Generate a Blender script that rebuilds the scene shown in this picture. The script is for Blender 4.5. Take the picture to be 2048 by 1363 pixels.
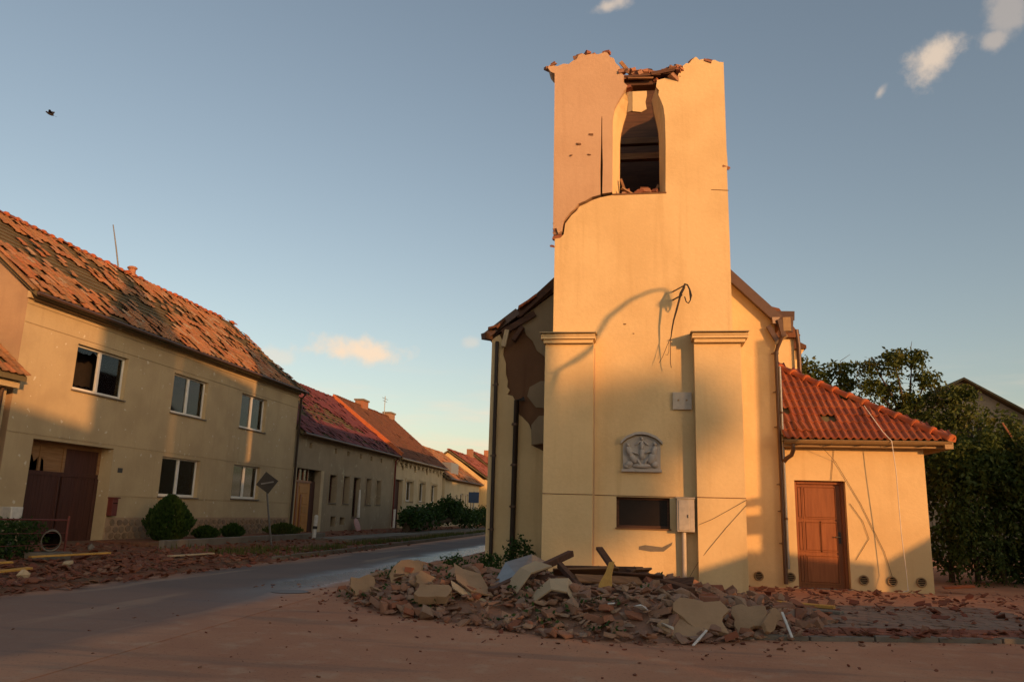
import bpy, bmesh, math, random
from mathutils import Vector, Matrix, Euler, noise
from mathutils.geometry import tessellate_polygon
R = math.radians
rnd = random.Random(11)
sc = bpy.context.scene
for o in list(bpy.data.objects): bpy.data.objects.remove(o)
col = sc.collection

# ---------------------------------------------------------------- camera
cam_d = bpy.data.cameras.new('camera'); cam = bpy.data.objects.new('camera', cam_d); col.objects.link(cam)
cam_d.sensor_width = 36.0; cam_d.lens = 1585/2048*36; cam_d.clip_end = 3000; cam_d.clip_start = .1
PITCH, YAW, ROLL = R(12.26), R(9.29), R(1.64)
f0 = Vector((-math.sin(YAW), math.cos(YAW), 0)); r0 = Vector((math.cos(YAW), math.sin(YAW), 0)); u0 = Vector((0,0,1))
f1 = f0*math.cos(PITCH)+u0*math.sin(PITCH); u1 = -f0*math.sin(PITCH)+u0*math.cos(PITCH)
rr = r0*math.cos(ROLL)+u1*math.sin(ROLL); uu = -r0*math.sin(ROLL)+u1*math.cos(ROLL)
cam.matrix_world = Matrix(((rr.x,uu.x,-f1.x,0),(rr.y,uu.y,-f1.y,0),(rr.z,uu.z,-f1.z,1.35),(0,0,0,1)))
sc.camera = cam
sc.render.resolution_x, sc.render.resolution_y = 1024, 681

# ---------------------------------------------------------------- light
TH, EL = R(44), R(8)                     # sun: right of and behind the camera, low
AX = Vector((math.sin(TH), -math.cos(TH), 0)); PW = Vector((math.cos(TH), math.sin(TH), 0))
SUN = (AX*math.cos(EL)+Vector((0,0,math.sin(EL)))).normalized()
sd = bpy.data.lights.new('sun','SUN'); sd.energy = 3.55; sd.angle = R(.45); sd.color = (1,.47,.16)
so = bpy.data.objects.new('sun', sd); col.objects.link(so); so.location = (30,-30,40)
so.rotation_euler = SUN.to_track_quat('Z','Y').to_euler()
sc.view_settings.view_transform = 'Standard'; sc.view_settings.look = 'None'
sc.view_settings.exposure = .3; sc.view_settings.gamma = 1; sc.view_settings.use_curve_mapping = False

def nd(nt, typ, ins=None, **kw):
    n = nt.nodes.new(typ)
    for k, v in kw.items(): setattr(n, k, v)
    for k, v in (ins or {}).items():
        if isinstance(v, bpy.types.NodeSocket): nt.links.new(v, n.inputs[k])
        else: n.inputs[k].default_value = v
    return n
def mth(nt, op, a, b=0.0, clamp=False):
    n = nt.nodes.new('ShaderNodeMath'); n.operation = op; n.use_clamp = clamp
    for i, v in enumerate((a, b)):
        if isinstance(v, bpy.types.NodeSocket): nt.links.new(v, n.inputs[i])
        else: n.inputs[i].default_value = v
    return n.outputs[0]
def mixc(nt, fac, a, b, blend='MIX'):
    n = nt.nodes.new('ShaderNodeMix'); n.data_type = 'RGBA'; n.blend_type = blend; n.clamp_factor = True
    for i, v in ((0, fac), (6, a), (7, b)):
        if isinstance(v, bpy.types.NodeSocket): nt.links.new(v, n.inputs[i])
        elif i == 0: n.inputs[0].default_value = v
        else: n.inputs[i].default_value = (v[0], v[1], v[2], 1)
    return n.outputs[2]
def sstep(nt, x, a, b):
    n = nt.nodes.new('ShaderNodeMapRange'); n.interpolation_type = 'SMOOTHSTEP'
    nt.links.new(x, n.inputs[0]); n.inputs[1].default_value = a; n.inputs[2].default_value = b
    return n.outputs[0]

w = bpy.data.worlds.new('World'); sc.world = w; w.use_nodes = True
nt = w.node_tree; nt.nodes.clear()
sky = nd(nt, 'ShaderNodeTexSky', sky_type='NISHITA', sun_disc=False)
sky.sun_elevation = EL; sky.sun_rotation = math.atan2(AX.x, AX.y); sky.altitude = 200
sky.air_density = 1.0; sky.dust_density = 1.6; sky.ozone_density = 1.0
hsv = nd(nt, 'ShaderNodeHueSaturation', {'Saturation': .86, 'Value': 1.0, 'Color': sky.outputs[0]})
warm = mixc(nt, 1.0, hsv.outputs[0], (1.08,1.0,.94), 'MULTIPLY')
bg = nd(nt, 'ShaderNodeBackground', {'Color': warm, 'Strength': .15})
tc = nd(nt, 'ShaderNodeTexCoord')
dirv = tc.outputs['Generated']
nz = nd(nt, 'ShaderNodeTexNoise', {'Vector': dirv, 'Scale': 26.0, 'Detail': 6.0, 'Roughness': .6})
def vdot(v):
    n = nt.nodes.new('ShaderNodeVectorMath'); n.operation = 'DOT_PRODUCT'
    nt.links.new(dirv, n.inputs[0]); n.inputs[1].default_value = v; return n.outputs['Value']
mask = None
for (d, a, b, rot, amt) in (((-.3438,.9196,.1901),.066,.017,.03,1.0), ((.3125,.8168,.485),.034,.020,.75,.7),
        ((-.0303,.8169,.576),.028,.009,.3,.55), ((.3711,.7753,.511),.034,.022,.9,.30), ((.2641,.8458,.4635),.010,.005,.9,.4),
        ((-.4367,.882,.1772),.030,.012,0,.35), ((-.2098,.9553,.2084),.012,.008,0,.3), ((.3626,.7943,.4875),.012,.012,.8,.35)):
    c = Vector(d).normalized(); t1 = c.cross(Vector((0,0,1))).normalized(); t2 = t1.cross(c).normalized()
    e1 = (t1*math.cos(rot)+t2*math.sin(rot))/a; e2 = (-t1*math.sin(rot)+t2*math.cos(rot))/b
    x, y = vdot(e1), vdot(e2)
    dd = mth(nt,'SQRT', mth(nt,'ADD', mth(nt,'MULTIPLY',x,x), mth(nt,'MULTIPLY',y,y)))
    dd = mth(nt,'ADD', dd, mth(nt,'MULTIPLY', mth(nt,'SUBTRACT', nz.outputs[0], .5), 2.6))
    m = mth(nt,'SUBTRACT', 1.0, sstep(nt, dd, .1, 1.2))
    m = mth(nt,'MULTIPLY', m, mth(nt,'GREATER_THAN', vdot(c), .8)); m = mth(nt,'MULTIPLY', m, amt)
    mask = m if mask is None else mth(nt,'MAXIMUM', mask, m)
# thin bank of pinkish cloud low all round the horizon
mp = nd(nt, 'ShaderNodeMapping', {'Vector': dirv, 'Scale': (2.2,2.2,15)})
nz2 = nd(nt, 'ShaderNodeTexNoise', {'Vector': mp.outputs[0], 'Scale': 2.6, 'Detail': 5.0, 'Roughness': .55})
zz = vdot((0,0,1))
low = mth(nt,'MULTIPLY', sstep(nt, nz2.outputs[0], .42, .7), mth(nt,'SUBTRACT', 1.0, sstep(nt, zz, .05, .20)))
mask = mth(nt,'MAXIMUM', mask, mth(nt,'MULTIPLY', low, .85))
cbg = nd(nt, 'ShaderNodeBackground', {'Color': (.92,.71,.52,1), 'Strength': .86})
mx = nd(nt, 'ShaderNodeMixShader', {0: mask, 1: bg.outputs[0], 2: cbg.outputs[0]})
nd(nt, 'ShaderNodeOutputWorld', {0: mx.outputs[0]})

# ---------------------------------------------------------------- helpers
W = {}
def link(o, parent=None, world=None):
    col.objects.link(o); world = world or Matrix()
    if parent is not None:
        o.parent = parent; o.matrix_parent_inverse = W[parent.name].inverted()
    o.matrix_basis = world; W[o.name] = world
    return o
def tag(o, label=None, cat=None, group=None, kind=None):
    for k, v in (('label',label),('category',cat),('group',group),('kind',kind)):
        if v: o[k] = v
    return o
def thing(name, loc, label, cat, group=None):
    o = bpy.data.objects.new(name, None); o.empty_display_size = .2
    link(o, None, Matrix.Translation(Vector(loc))); return tag(o, label, cat, group)

class MB:
    def __init__(s): s.v = []; s.f = []; s.sm = []
    def add(s, vs, fs, smooth=False):
        n = len(s.v); s.v += [tuple(p) for p in vs]; s.f += [tuple(i+n for i in f) for f in fs]; s.sm += [smooth]*len(fs); return s
    def quad(s, a, b, c, d): return s.add([a,b,c,d], [(0,1,2,3)])
    def box(s, x0, x1, y0, y1, z0, z1):
        return s.add([(x0,y0,z0),(x1,y0,z0),(x1,y1,z0),(x0,y1,z0),(x0,y0,z1),(x1,y0,z1),(x1,y1,z1),(x0,y1,z1)],
            [(0,3,2,1),(4,5,6,7),(0,1,5,4),(1,2,6,5),(2,3,7,6),(3,0,4,7)])
    def obox(s, c, size, M=None, jit=0, rg=rnd):
        M = M or Matrix.Identity(3); vs = []
        for k in range(8):
            p = Vector(((.5 if k&1 else -.5)*size[0], (.5 if k&2 else -.5)*size[1], (.5 if k&4 else -.5)*size[2]))
            if jit: p += Vector((rg.uniform(-jit,jit)*size[0], rg.uniform(-jit,jit)*size[1], rg.uniform(-jit,jit)*size[2]))
            vs.append(Vector(c)+M@p)
        return s.add(vs, [(0,2,3,1),(4,5,7,6),(0,1,5,4),(2,6,7,3),(0,4,6,2),(1,3,7,5)])
    def bar(s, a, b, wd, th, up=(0,0,1)):
        a, b = Vector(a), Vector(b); d = (b-a); L = d.length; d.normalize()
        x = d.cross(Vector(up)); x = x.normalized() if x.length > 1e-4 else Vector((1,0,0)); y = x.cross(d)
        return s.obox((a+b)/2, (wd, L, th), Matrix((x, d, y)).transposed())
    def tube(s, pts, rad, n=8, cap=True, smooth=True):
        pts = [Vector(p) for p in pts]; rs = rad if isinstance(rad,(list,tuple)) else [rad]*len(pts); vs = []; fs = []
        ref = Vector((.13,.21,.97))
        for i, p in enumerate(pts):
            t = (pts[min(i+1,len(pts)-1)]-pts[max(i-1,0)]).normalized()
            x = t.cross(ref)
            if x.length < .05: x = t.cross(Vector((1,0,0)))
            x.normalize(); y = t.cross(x)
            for k in range(n):
                a = 2*math.pi*k/n; vs.append(p+(x*math.cos(a)+y*math.sin(a))*rs[i])
        for i in range(len(pts)-1):
            for k in range(n):
                fs.append((i*n+k, i*n+(k+1)%n, (i+1)*n+(k+1)%n, (i+1)*n+k))
        s.add(vs, fs, smooth)
        if cap and n > 2:
            m = len(pts)-1; s.add(vs[:n], [tuple(range(n))[::-1]]); s.add(vs[m*n:], [tuple(range(n))])
        return s
    def ell(s, c, r, M=None, n=10, m=7):
        M = M or Matrix.Identity(3); vs = []; fs = []
        for i in range(m+1):
            t = math.pi*i/m
            for k in range(n):
                a = 2*math.pi*k/n
                vs.append(Vector(c)+M@Vector((r[0]*math.sin(t)*math.cos(a), r[1]*math.sin(t)*math.sin(a), r[2]*math.cos(t))))
        for i in range(m):
            for k in range(n): fs.append((i*n+k, (i+1)*n+k, (i+1)*n+(k+1)%n, i*n+(k+1)%n))
        return s.add(vs, fs, True)
    def prism(s, loops, mp, d0, d1):
        """polygon with holes in 2D, mapped by mp(u,v,d), between depths d0 and d1"""
        L = [[Vector((p[0],p[1],0)) for p in lp] for lp in loops]; flat = [p for lp in L for p in lp]
        tr = tessellate_polygon(L); N = len(flat)
        vs = [mp(p.x,p.y,d0) for p in flat]+[mp(p.x,p.y,d1) for p in flat]
        fs = [tuple(t) for t in tr]+[tuple(i+N for i in t[::-1]) for t in tr]; k = 0
        for lp in L:
            n = len(lp)
            for i in range(n): a, b = k+i, k+(i+1)%n; fs.append((a,b,b+N,a+N))
            k += n
        return s.add(vs, fs)
    def build(s, name, mat, parent=None, world=None, bevel=0, recalc=True, smooth=None):
        me = bpy.data.meshes.new(name); me.from_pydata([tuple(p) for p in s.v], [], s.f)
        if recalc and len(s.f) < 60000:
            b = bmesh.new(); b.from_mesh(me); bmesh.ops.recalc_face_normals(b, faces=b.faces); b.to_mesh(me); b.free()
        me.polygons.foreach_set('use_smooth', s.sm if smooth is None else [smooth]*len(s.f))
        me.materials.append(mat); me.update()
        o = bpy.data.objects.new(name, me); link(o, parent, world)
        if bevel:
            m = o.modifiers.new('bevel','BEVEL'); m.width = bevel; m.segments = 1; m.limit_method = 'ANGLE'
        return o
def inst(name, me, parent, world):
    return link(bpy.data.objects.new(name, me), parent, world)
def XZ(u, v, d): return (u, d, v)          # polygon in a wall facing -Y, depth is Y
def YZ(u, v, d): return (d, u, v)          # polygon in a wall facing X, depth is X
def wall_grid(mb, u0, u1, v0, v1, holes, mp, d0, d1):
    us = sorted({u0,u1,*[h[0] for h in holes],*[h[1] for h in holes]}); vs = sorted({v0,v1,*[h[2] for h in holes],*[h[3] for h in holes]})
    def inside(u, v): return any(h[0] < u < h[1] and h[2] < v < h[3] for h in holes)
    for i in range(len(us)-1):
        for j in range(len(vs)-1):
            if inside((us[i]+us[i+1])/2, (vs[j]+vs[j+1])/2): continue
            for d in (d0, d1): mb.quad(mp(us[i],vs[j],d), mp(us[i+1],vs[j],d), mp(us[i+1],vs[j+1],d), mp(us[i],vs[j+1],d))
    for a, b, c, e in list(holes)+[(u0,u1,v0,v1)]:
        mb.quad(mp(a,c,d0),mp(b,c,d0),mp(b,c,d1),mp(a,c,d1)); mb.quad(mp(a,e,d0),mp(b,e,d0),mp(b,e,d1),mp(a,e,d1))
        mb.quad(mp(a,c,d0),mp(a,e,d0),mp(a,e,d1),mp(a,c,d1)); mb.quad(mp(b,c,d0),mp(b,e,d0),mp(b,e,d1),mp(b,c,d1))

# ---------------------------------------------------------------- materials
def base(name, rough=.85, spec=.3):
    m = bpy.data.materials.new(name); m.use_nodes = True; t = m.node_tree
    p = t.nodes['Principled BSDF']; p.inputs['Roughness'].default_value = rough; p.inputs['Specular IOR Level'].default_value = spec
    return m, t, p
def setc(t, p, v):
    if isinstance(v, bpy.types.NodeSocket): t.links.new(v, p.inputs['Base Color'])
    else: p.inputs['Base Color'].default_value = (*v, 1)
def pos(t, scale=(1,1,1)):
    g = nd(t, 'ShaderNodeNewGeometry'); return nd(t, 'ShaderNodeMapping', {'Vector': g.outputs['Position'], 'Scale': scale}).outputs[0]
def nse(t, v, s, d=5.0, r=.55): return nd(t, 'ShaderNodeTexNoise', {'Vector': v, 'Scale': s, 'Detail': d, 'Roughness': r}).outputs[0]
def bump(t, p, h, st, dist=.02):
    b = nd(t, 'ShaderNodeBump', {'Height': h, 'Strength': st, 'Distance': dist}); t.links.new(b.outputs[0], p.inputs['Normal'])
def rndv(t):
    a = nd(t, 'ShaderNodeObjectInfo').outputs['Random']; b = nd(t, 'ShaderNodeNewGeometry').outputs['Random Per Island']
    return mth(t, 'FRACT', mth(t, 'ADD', a, b))
def m_plaster(name, c, dark=None, spots=None, amount=.5, bs=.4, streak=.5, chip=None):
    m, t, p = base(name, .92, .15); v = pos(t); dark = dark or tuple(x*.72 for x in c)
    n1 = nse(t, v, .9, 6); n2 = nse(t, v, 14, 4); vs = pos(t, (3.2,3.2,.22)); n3 = nse(t, vs, 1.6, 5); n4 = nse(t, v, 90, 3)
    k = mixc(t, mth(t,'MULTIPLY', sstep(t, n1, .38, .68), amount), c, dark)
    k = mixc(t, mth(t,'MULTIPLY', sstep(t, n3, .52, .75), streak), k, dark)
    k = mixc(t, mth(t,'MULTIPLY', sstep(t, n2, .35, .75), .22), k, tuple(x*.8 for x in c))
    k = mixc(t, mth(t,'MULTIPLY', sstep(t, n4, .35, .75), .16), k, tuple(min(1,x*1.25) for x in c))
    if chip: k = mixc(t, sstep(t, nse(t, v, 5.5, 3, .5), .685, .70), k, chip)
    if spots: k = mixc(t, sstep(t, nse(t, v, 2.1, 7, .65), .60, .66), k, spots)
    setc(t, p, k)
    h = mth(t,'ADD', mth(t,'MULTIPLY', n4, .5), mth(t,'ADD', n2, mth(t,'MULTIPLY', n1, 2.0)))
    bump(t, p, h, bs, .012); return m
def m_tile(name, cs, rough=.8, dirt=(.06,.05,.03), damt=.5):
    m, t, p = base(name, rough, .3); r = rndv(t); v = pos(t)
    cr = nd(t, 'ShaderNodeValToRGB', {0: r}); e = cr.color_ramp; e.interpolation = 'LINEAR'
    while len(e.elements) < len(cs): e.elements.new(.5)
    for i, c in enumerate(cs): e.elements[i].position = i/(len(cs)-1); e.elements[i].color = (*c, 1)
    k = mixc(t, mth(t,'MULTIPLY', sstep(t, nse(t, v, 2.2, 6, .6), .45, .7), damt), cr.outputs[0], dirt)
    k = mixc(t, mth(t,'MULTIPLY', nse(t, v, 30, 4), .4), k, tuple(x*.5 for x in cs[0]))
    setc(t, p, k); bump(t, p, nse(t, v, 45, 4), .3, .01); return m
def m_wood(name, c, c2, axis=2, rough=.6):
    m, t, p = base(name, rough, .35); s = [14,14,14]; s[axis] = 1.2; v = pos(t, s); r = rndv(t)
    k = mixc(t, sstep(t, nse(t, v, 1.5, 6, .6), .3, .7), c, c2); k = mixc(t, mth(t,'MULTIPLY', r, .35), k, tuple(x*.6 for x in c))
    setc(t, p, k); bump(t, p, nse(t, v, 3, 4), .25, .006); return m
def m_plain(name, c, rough=.6, spec=.4, metal=0, var=.25, scale=9):
    m, t, p = base(name, rough, spec); p.inputs['Metallic'].default_value = metal; v = pos(t)
    setc(t, p, mixc(t, mth(t,'MULTIPLY', sstep(t, nse(t, v, scale, 5), .35, .7), var), c, tuple(x*.45 for x in c)))
    bump(t, p, nse(t, v, 60, 3), .12, .004); return m
def m_leaf(name, a, b, c):
    m, t, p = base(name, .62, .25); r = rndv(t); v = pos(t)
    k = mixc(t, r, a, b); k = mixc(t, mth(t,'MULTIPLY', sstep(t, nse(t, v, 1.6, 3), .5, .72), .6), k, c); setc(t, p, k)
    tr = nd(t, 'ShaderNodeBsdfTranslucent', {0: k}); mx = nd(t, 'ShaderNodeMixShader', {0: .3, 1: p.outputs[0], 2: tr.outputs[0]})
    t.links.new(mx.outputs[0], t.nodes['Material Output'].inputs[0]); return m
def m_glass(name, tint=(.75,.8,.8)):
    m = bpy.data.materials.new(name); m.use_nodes = True; t = m.node_tree; t.nodes.clear()
    fr = nd(t, 'ShaderNodeFresnel', {0: 1.6}); g = nd(t, 'ShaderNodeBsdfGlossy', {0: (.9,.9,.9,1), 1: .04})
    tr = nd(t, 'ShaderNodeBsdfTransparent', {0: (*tint,1)})
    mx = nd(t, 'ShaderNodeMixShader', {0: fr.outputs[0], 1: tr.outputs[0], 2: g.outputs[0]})
    nd(t, 'ShaderNodeOutputMaterial', {0: mx.outputs[0]}); return m

M = {}
M['church'] = m_plaster('church_plaster', (.70,.515,.27), (.55,.375,.18), amount=.5, streak=.5, bs=.45)
M['church_pink'] = m_plaster('church_plaster_dim', (.545,.365,.235), (.46,.295,.18), amount=.5)  # pinker, darker copy: weaker light on the leaning block put into the colour
M['church_grey'] = m_plaster('church_plaster_grey', (.32,.24,.15), (.22,.16,.1))  # greyer and darker than the main plaster
M['inner'] = m_plaster('tower_inside_plaster', (.40,.30,.2), (.2,.14,.09))
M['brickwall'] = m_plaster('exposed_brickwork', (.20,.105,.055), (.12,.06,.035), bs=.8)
M['cap'] = m_plaster('buttress_cap_stone', (.42,.35,.22), (.25,.21,.13))
M['relief'] = m_plaster('grey_stone', (.47,.42,.37), (.25,.22,.19), bs=.5)
M['h1'] = m_plaster('grey_beige_render', (.50,.385,.225), (.40,.30,.175), amount=.7, streak=.5, chip=(.62,.56,.42))
M['h1gable'] = m_plaster('brown_render', (.40,.275,.17), (.3,.2,.13), amount=.8)
M['h1band'] = m_plaster('render_band', (.43,.33,.2), (.34,.26,.15))
M['h2'] = m_plaster('grey_render', (.33,.265,.175), (.25,.2,.13), amount=.7, spots=(.40,.35,.24))
M['h3'] = m_plaster('pale_render', (.56,.45,.28), (.42,.33,.2), amount=.6)
M['h4'] = m_plaster('beige_render', (.50,.42,.27), (.38,.31,.2))
M['h5'] = m_plaster('yellow_render', (.62,.45,.22), (.45,.33,.17))
M['greyhouse'] = m_plaster('weathered_render', (.30,.25,.18), (.2,.17,.12), amount=.8)
M['stone'] = m_tile('plinth_stone', [(.26,.16,.09),(.36,.24,.14),(.22,.15,.1),(.30,.21,.13)], .85)
M['tile1'] = m_tile('old_orange_tile', [(.40,.14,.05),(.34,.17,.07),(.46,.20,.08),(.24,.15,.07),(.42,.15,.06),(.40,.29,.18)], .75, (.09,.08,.04), .45)
M['tile_red'] = m_tile('maroon_tile', [(.15,.038,.038),(.18,.048,.042),(.125,.033,.033),(.20,.06,.048)], .6, (.07,.05,.03), .3)  # darkened tone stands in for shade the sun setup leaves off this roof
M['tile_brown'] = m_tile('brown_tile', [(.15,.058,.028),(.19,.075,.035),(.125,.046,.024)], .8)  # darkened likewise, with the roof's shade put into the tile colour
M['tile_annex'] = m_tile('red_clay_tile', [(.34,.095,.042),(.28,.075,.034),(.39,.12,.05),(.24,.065,.03)], .55, (.10,.05,.025), .5)
M['ridge'] = m_tile('ridge_tile', [(.52,.14,.045),(.44,.11,.04),(.56,.18,.06)], .65, (.16,.07,.03), .3)
M['deck'] = m_plaster('roof_underlay', (.15,.12,.065), (.09,.075,.04), amount=.8)
M['batten'] = m_wood('old_batten', (.19,.13,.07), (.11,.075,.045), 1, .85)
M['brick'] = m_tile('brick', [(.34,.12,.06),(.28,.10,.055),(.40,.17,.09),(.30,.15,.09),(.36,.22,.14)], .9, (.28,.2,.14), .5)
M['rubble'] = m_tile('rubble_chunk', [(.30,.12,.065),(.36,.19,.11),(.40,.27,.17),(.28,.15,.10),(.33,.24,.17),(.24,.09,.05)], .92, (.25,.16,.10), .5)
M['shard'] = m_tile('tile_shard', [(.22,.062,.032),(.18,.055,.032),(.27,.10,.048),(.15,.06,.04),(.24,.075,.035),(.30,.17,.10)], .85, (.15,.085,.055), .5)
M['slab'] = m_plaster('broken_plaster', (.55,.42,.26), (.38,.28,.17), amount=.7, bs=.7)
M['slab_tan'] = m_plaster('broken_plaster_tan', (.41,.26,.145), (.27,.165,.09), amount=.8, bs=.8)
M['mound'] = m_plaster('brick_dust_rubble', (.33,.175,.11), (.2,.115,.07), amount=.9, bs=1.0, spots=(.42,.28,.18))
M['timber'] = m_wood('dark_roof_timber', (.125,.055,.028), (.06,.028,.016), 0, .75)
M['timber2'] = m_wood('brown_split_timber', (.30,.15,.065), (.17,.08,.035), 0, .7)
M['yellow'] = m_wood('yellow_board', (.60,.33,.07), (.48,.24,.05), 1, .55)
M['door'] = m_wood('brown_door_wood', (.30,.105,.035), (.22,.07,.022), 2, .42)
M['gate'] = m_wood('maroon_gate_wood', (.085,.032,.022), (.055,.02,.014), 2, .6)
M['transom'] = m_wood('pale_transom_wood', (.34,.19,.085), (.24,.12,.05), 1, .7)
M['ldoor'] = m_wood('light_oak_door', (.50,.235,.055), (.40,.165,.035), 2, .5)
M['pvc'] = m_plain('white_window_plastic', (.72,.70,.64), .35, .4, 0, .12)
M['white'] = m_plain('white_paint', (.68,.65,.58), .5, .4, 0, .3)
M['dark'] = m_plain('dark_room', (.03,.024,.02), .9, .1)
M['curtain'] = m_plain('lace_curtain', (.55,.56,.52), .9, .1, 0, .5, 18)
M['gutter'] = m_plain('brown_sheet_metal', (.10,.055,.035), .45, .5, .2)
M['gutter_tan'] = m_plain('tan_sheet_metal', (.30,.19,.085), .45, .5, .2)
M['metal'] = m_plain('galvanised_metal', (.30,.30,.29), .45, .5, .6)
M['darkmetal'] = m_plain('dark_metal', (.06,.055,.05), .5, .5, .3)
M['cable'] = m_plain('black_cable', (.05,.035,.025), .6, .3)
M['cablewhite'] = m_plain('white_cable', (.75,.70,.62), .5, .3)
M['cabinet'] = m_plain('pale_cabinet', (.50,.44,.36), .5, .4, 0, .3)
M['concrete'] = m_plaster('concrete', (.22,.185,.145), (.13,.115,.085), amount=.7, bs=.6)
M['kerbred'] = m_plaster('red_kerb', (.30,.12,.075), (.2,.09,.06), amount=.8, bs=.6)
M['paver'] = m_tile('paver', [(.25,.19,.145),(.22,.165,.125),(.28,.2,.15),(.24,.15,.11)], .9, (.2,.12,.08), .6)
M['bark'] = m_plain('bark', (.10,.07,.045), .9, .1, 0, .6)
M['leaf'] = m_leaf('leaf_green', (.045,.07,.015), (.085,.11,.022), (.14,.11,.02))
M['leaf2'] = m_leaf('leaf_ivy', (.035,.06,.012), (.07,.10,.018), (.13,.10,.018))
M['leafd'] = m_leaf('leaf_conifer', (.025,.06,.012), (.045,.085,.015), (.06,.08,.02))
M['grass'] = m_leaf('grass_blade', (.07,.09,.02), (.12,.12,.03), (.15,.12,.04))
M['blue'] = m_plain('blue_sign', (.045,.075,.14), .4, .4)
M['pink'] = m_plain('faded_red_sign', (.48,.22,.18), .5, .4)
M['red'] = m_plain('dark_red_paint', (.16,.035,.025), .5, .4)
M['feather'] = m_plain('dark_feather', (.025,.022,.025), .8, .2)
M['glass'] = m_glass('window_glass')
M['terracotta'] = m_plain('chimney_pot', (.36,.16,.09), .8, .2)
def ground_col(t, v):
    n = nse(t, v, .35, 7, .6); n2 = nse(t, v, 2.6, 6, .6); n3 = nse(t, v, 26, 5, .65); st = nse(t, pos(t,(.25,1.6,1)), 1.2, 6)
    k = mixc(t, sstep(t, n, .32, .68), (.54,.275,.155), (.43,.205,.118)); k = mixc(t, mth(t,'MULTIPLY', sstep(t, n2, .5, .72), .55), k, (.54,.36,.23))
    k = mixc(t, mth(t,'MULTIPLY', sstep(t, st, .54, .68), .6), k, (.27,.165,.115)); k = mixc(t, mth(t,'MULTIPLY', sstep(t, n3, .56, .7), .6), k, (.19,.085,.055))
    k = mixc(t, sstep(t, nse(t, v, 70, 3), .69, .72), k, (.42,.2,.12))
    return k, mth(t,'ADD', n2, mth(t,'MULTIPLY', n3, .5))
def m_ground():
    m, t, p = base('dusty_ground', .95, .12); k, h = ground_col(t, pos(t)); setc(t, p, k); bump(t, p, h, .55, .03); return m
def m_road():
    m, t, p = base('dusty_asphalt', .9, .2); g = nd(t, 'ShaderNodeNewGeometry'); sx = nd(t, 'ShaderNodeSeparateXYZ', {0: g.outputs['Position']})
    v = pos(t); n = nse(t, v, .5, 6); fine = nse(t, v, 45, 4, .7); st = nse(t, pos(t,(1.5,.16,1)), 1.0, 5, .55); gc, gh_ = ground_col(t, v)
    wob = mth(t,'ADD', sx.outputs[0], mth(t,'MULTIPLY', mth(t,'SUBTRACT', n, .5), 1.5))
    k = mixc(t, sstep(t, n, .35, .65), (.185,.135,.112), (.15,.115,.10))
    k = mixc(t, mth(t,'MULTIPLY', sstep(t, st, .56, .66), .6), k, (.34,.25,.18))
    k = mixc(t, mth(t,'MULTIPLY', sstep(t, fine, .45, .7), .35), k, (.22,.17,.14))
    far = sstep(t, sx.outputs[1], 8.0, 15.0)
    wet = mth(t,'MULTIPLY', mth(t,'MULTIPLY', sstep(t, wob, -7.2, -6.1), mth(t,'SUBTRACT', 1.0, sstep(t, wob, -5.6, -5.2))), far)
    k = mixc(t, mth(t,'MULTIPLY', wet, .75), k, (.065,.06,.058))
    dust = mth(t,'MAXIMUM', sstep(t, wob, -6.0, -5.1), mth(t,'SUBTRACT', 1.0, sstep(t, wob, -9.3, -8.3)))
    dust = mth(t,'MAXIMUM', dust, sstep(t, sx.outputs[0], -5.45, -5.05))
    nearedge = mth(t,'MULTIPLY', mth(t,'SUBTRACT', 1.0, far), .35)
    k = mixc(t, mth(t,'MAXIMUM', dust, nearedge), k, gc)
    setc(t, p, k); rg = mth(t,'SUBTRACT', .88, mth(t,'MULTIPLY', wet, .66)); t.links.new(rg, p.inputs['Roughness'])
    bump(t, p, mth(t,'ADD', fine, gh_), .3, .012); return m
def m_verge():
    m, t, p = base('littered_verge', .95, .1); v = pos(t); n = nse(t, v, .8, 6); n2 = nse(t, v, 9, 6, .7)
    k = mixc(t, sstep(t, n, .35, .65), (.24,.10,.06), (.18,.11,.065)); k = mixc(t, sstep(t, n2, .52, .66), k, (.28,.12,.07)); k = mixc(t, sstep(t, nse(t, v, 1.3, 5), .6, .7), k, (.12,.10,.04))
    setc(t, p, k); bump(t, p, n2, .9, .05); return m
M['blackpane'] = m_plain('black_pane', (.022,.014,.01), .5, .2)
M['ground'] = m_ground(); M['road'] = m_road(); M['verge'] = m_verge()

# ---------------------------------------------------------------- the ground
def sheet(name, poly, z, mat, sub=0):
    mb = MB(); tr = tessellate_polygon([[Vector((p[0],p[1],0)) for p in poly]])
    mb.add([(p[0],p[1],p[2] if len(p) > 2 else z) for p in poly], [tuple(t) for t in tr])
    n = len(poly); mb.add([(p[0],p[1],z) for p in poly]+[(p[0],p[1],z-.06) for p in poly], [(i,(i+1)%n,n+(i+1)%n,n+i) for i in range(n)])
    o = mb.build(name, mat); tag(o, kind='structure'); return o
def sm01_(t): return max(0,min(1,t))
g = MB()
xs = [-700,-300,-120,-60]+[-40+2*i for i in range(41)]+[60,120,300,700]
ys = [-700,-300,-120,-60]+[-30+2*i for i in range(61)]+[130,300,900]
def gh(x, y):
    return -.002
for x in xs:
    for y in ys: g.v.append((x,y,gh(x,y)))
ny = len(ys)
for i in range(len(xs)-1):
    for j in range(ny-1): g.f.append((i*ny+j,(i+1)*ny+j,(i+1)*ny+j+1,i*ny+j+1)); g.sm.append(True)
tag(g.build('ground', M['ground'], recalc=False), kind='structure')
redge = [(-4.2,-8),(-4.6,5),(-4.85,9.6),(-5.0,12.5),(-5.3,20),(-5.5,29.5),(-6.3,50),(-9,75),(-14,100)]
ledge = [(-8.6,-8),(-8.9,6),(-9.0,10.5),(-9.15,25),(-9.7,50),(-12.5,75),(-17.5,100)]
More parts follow.
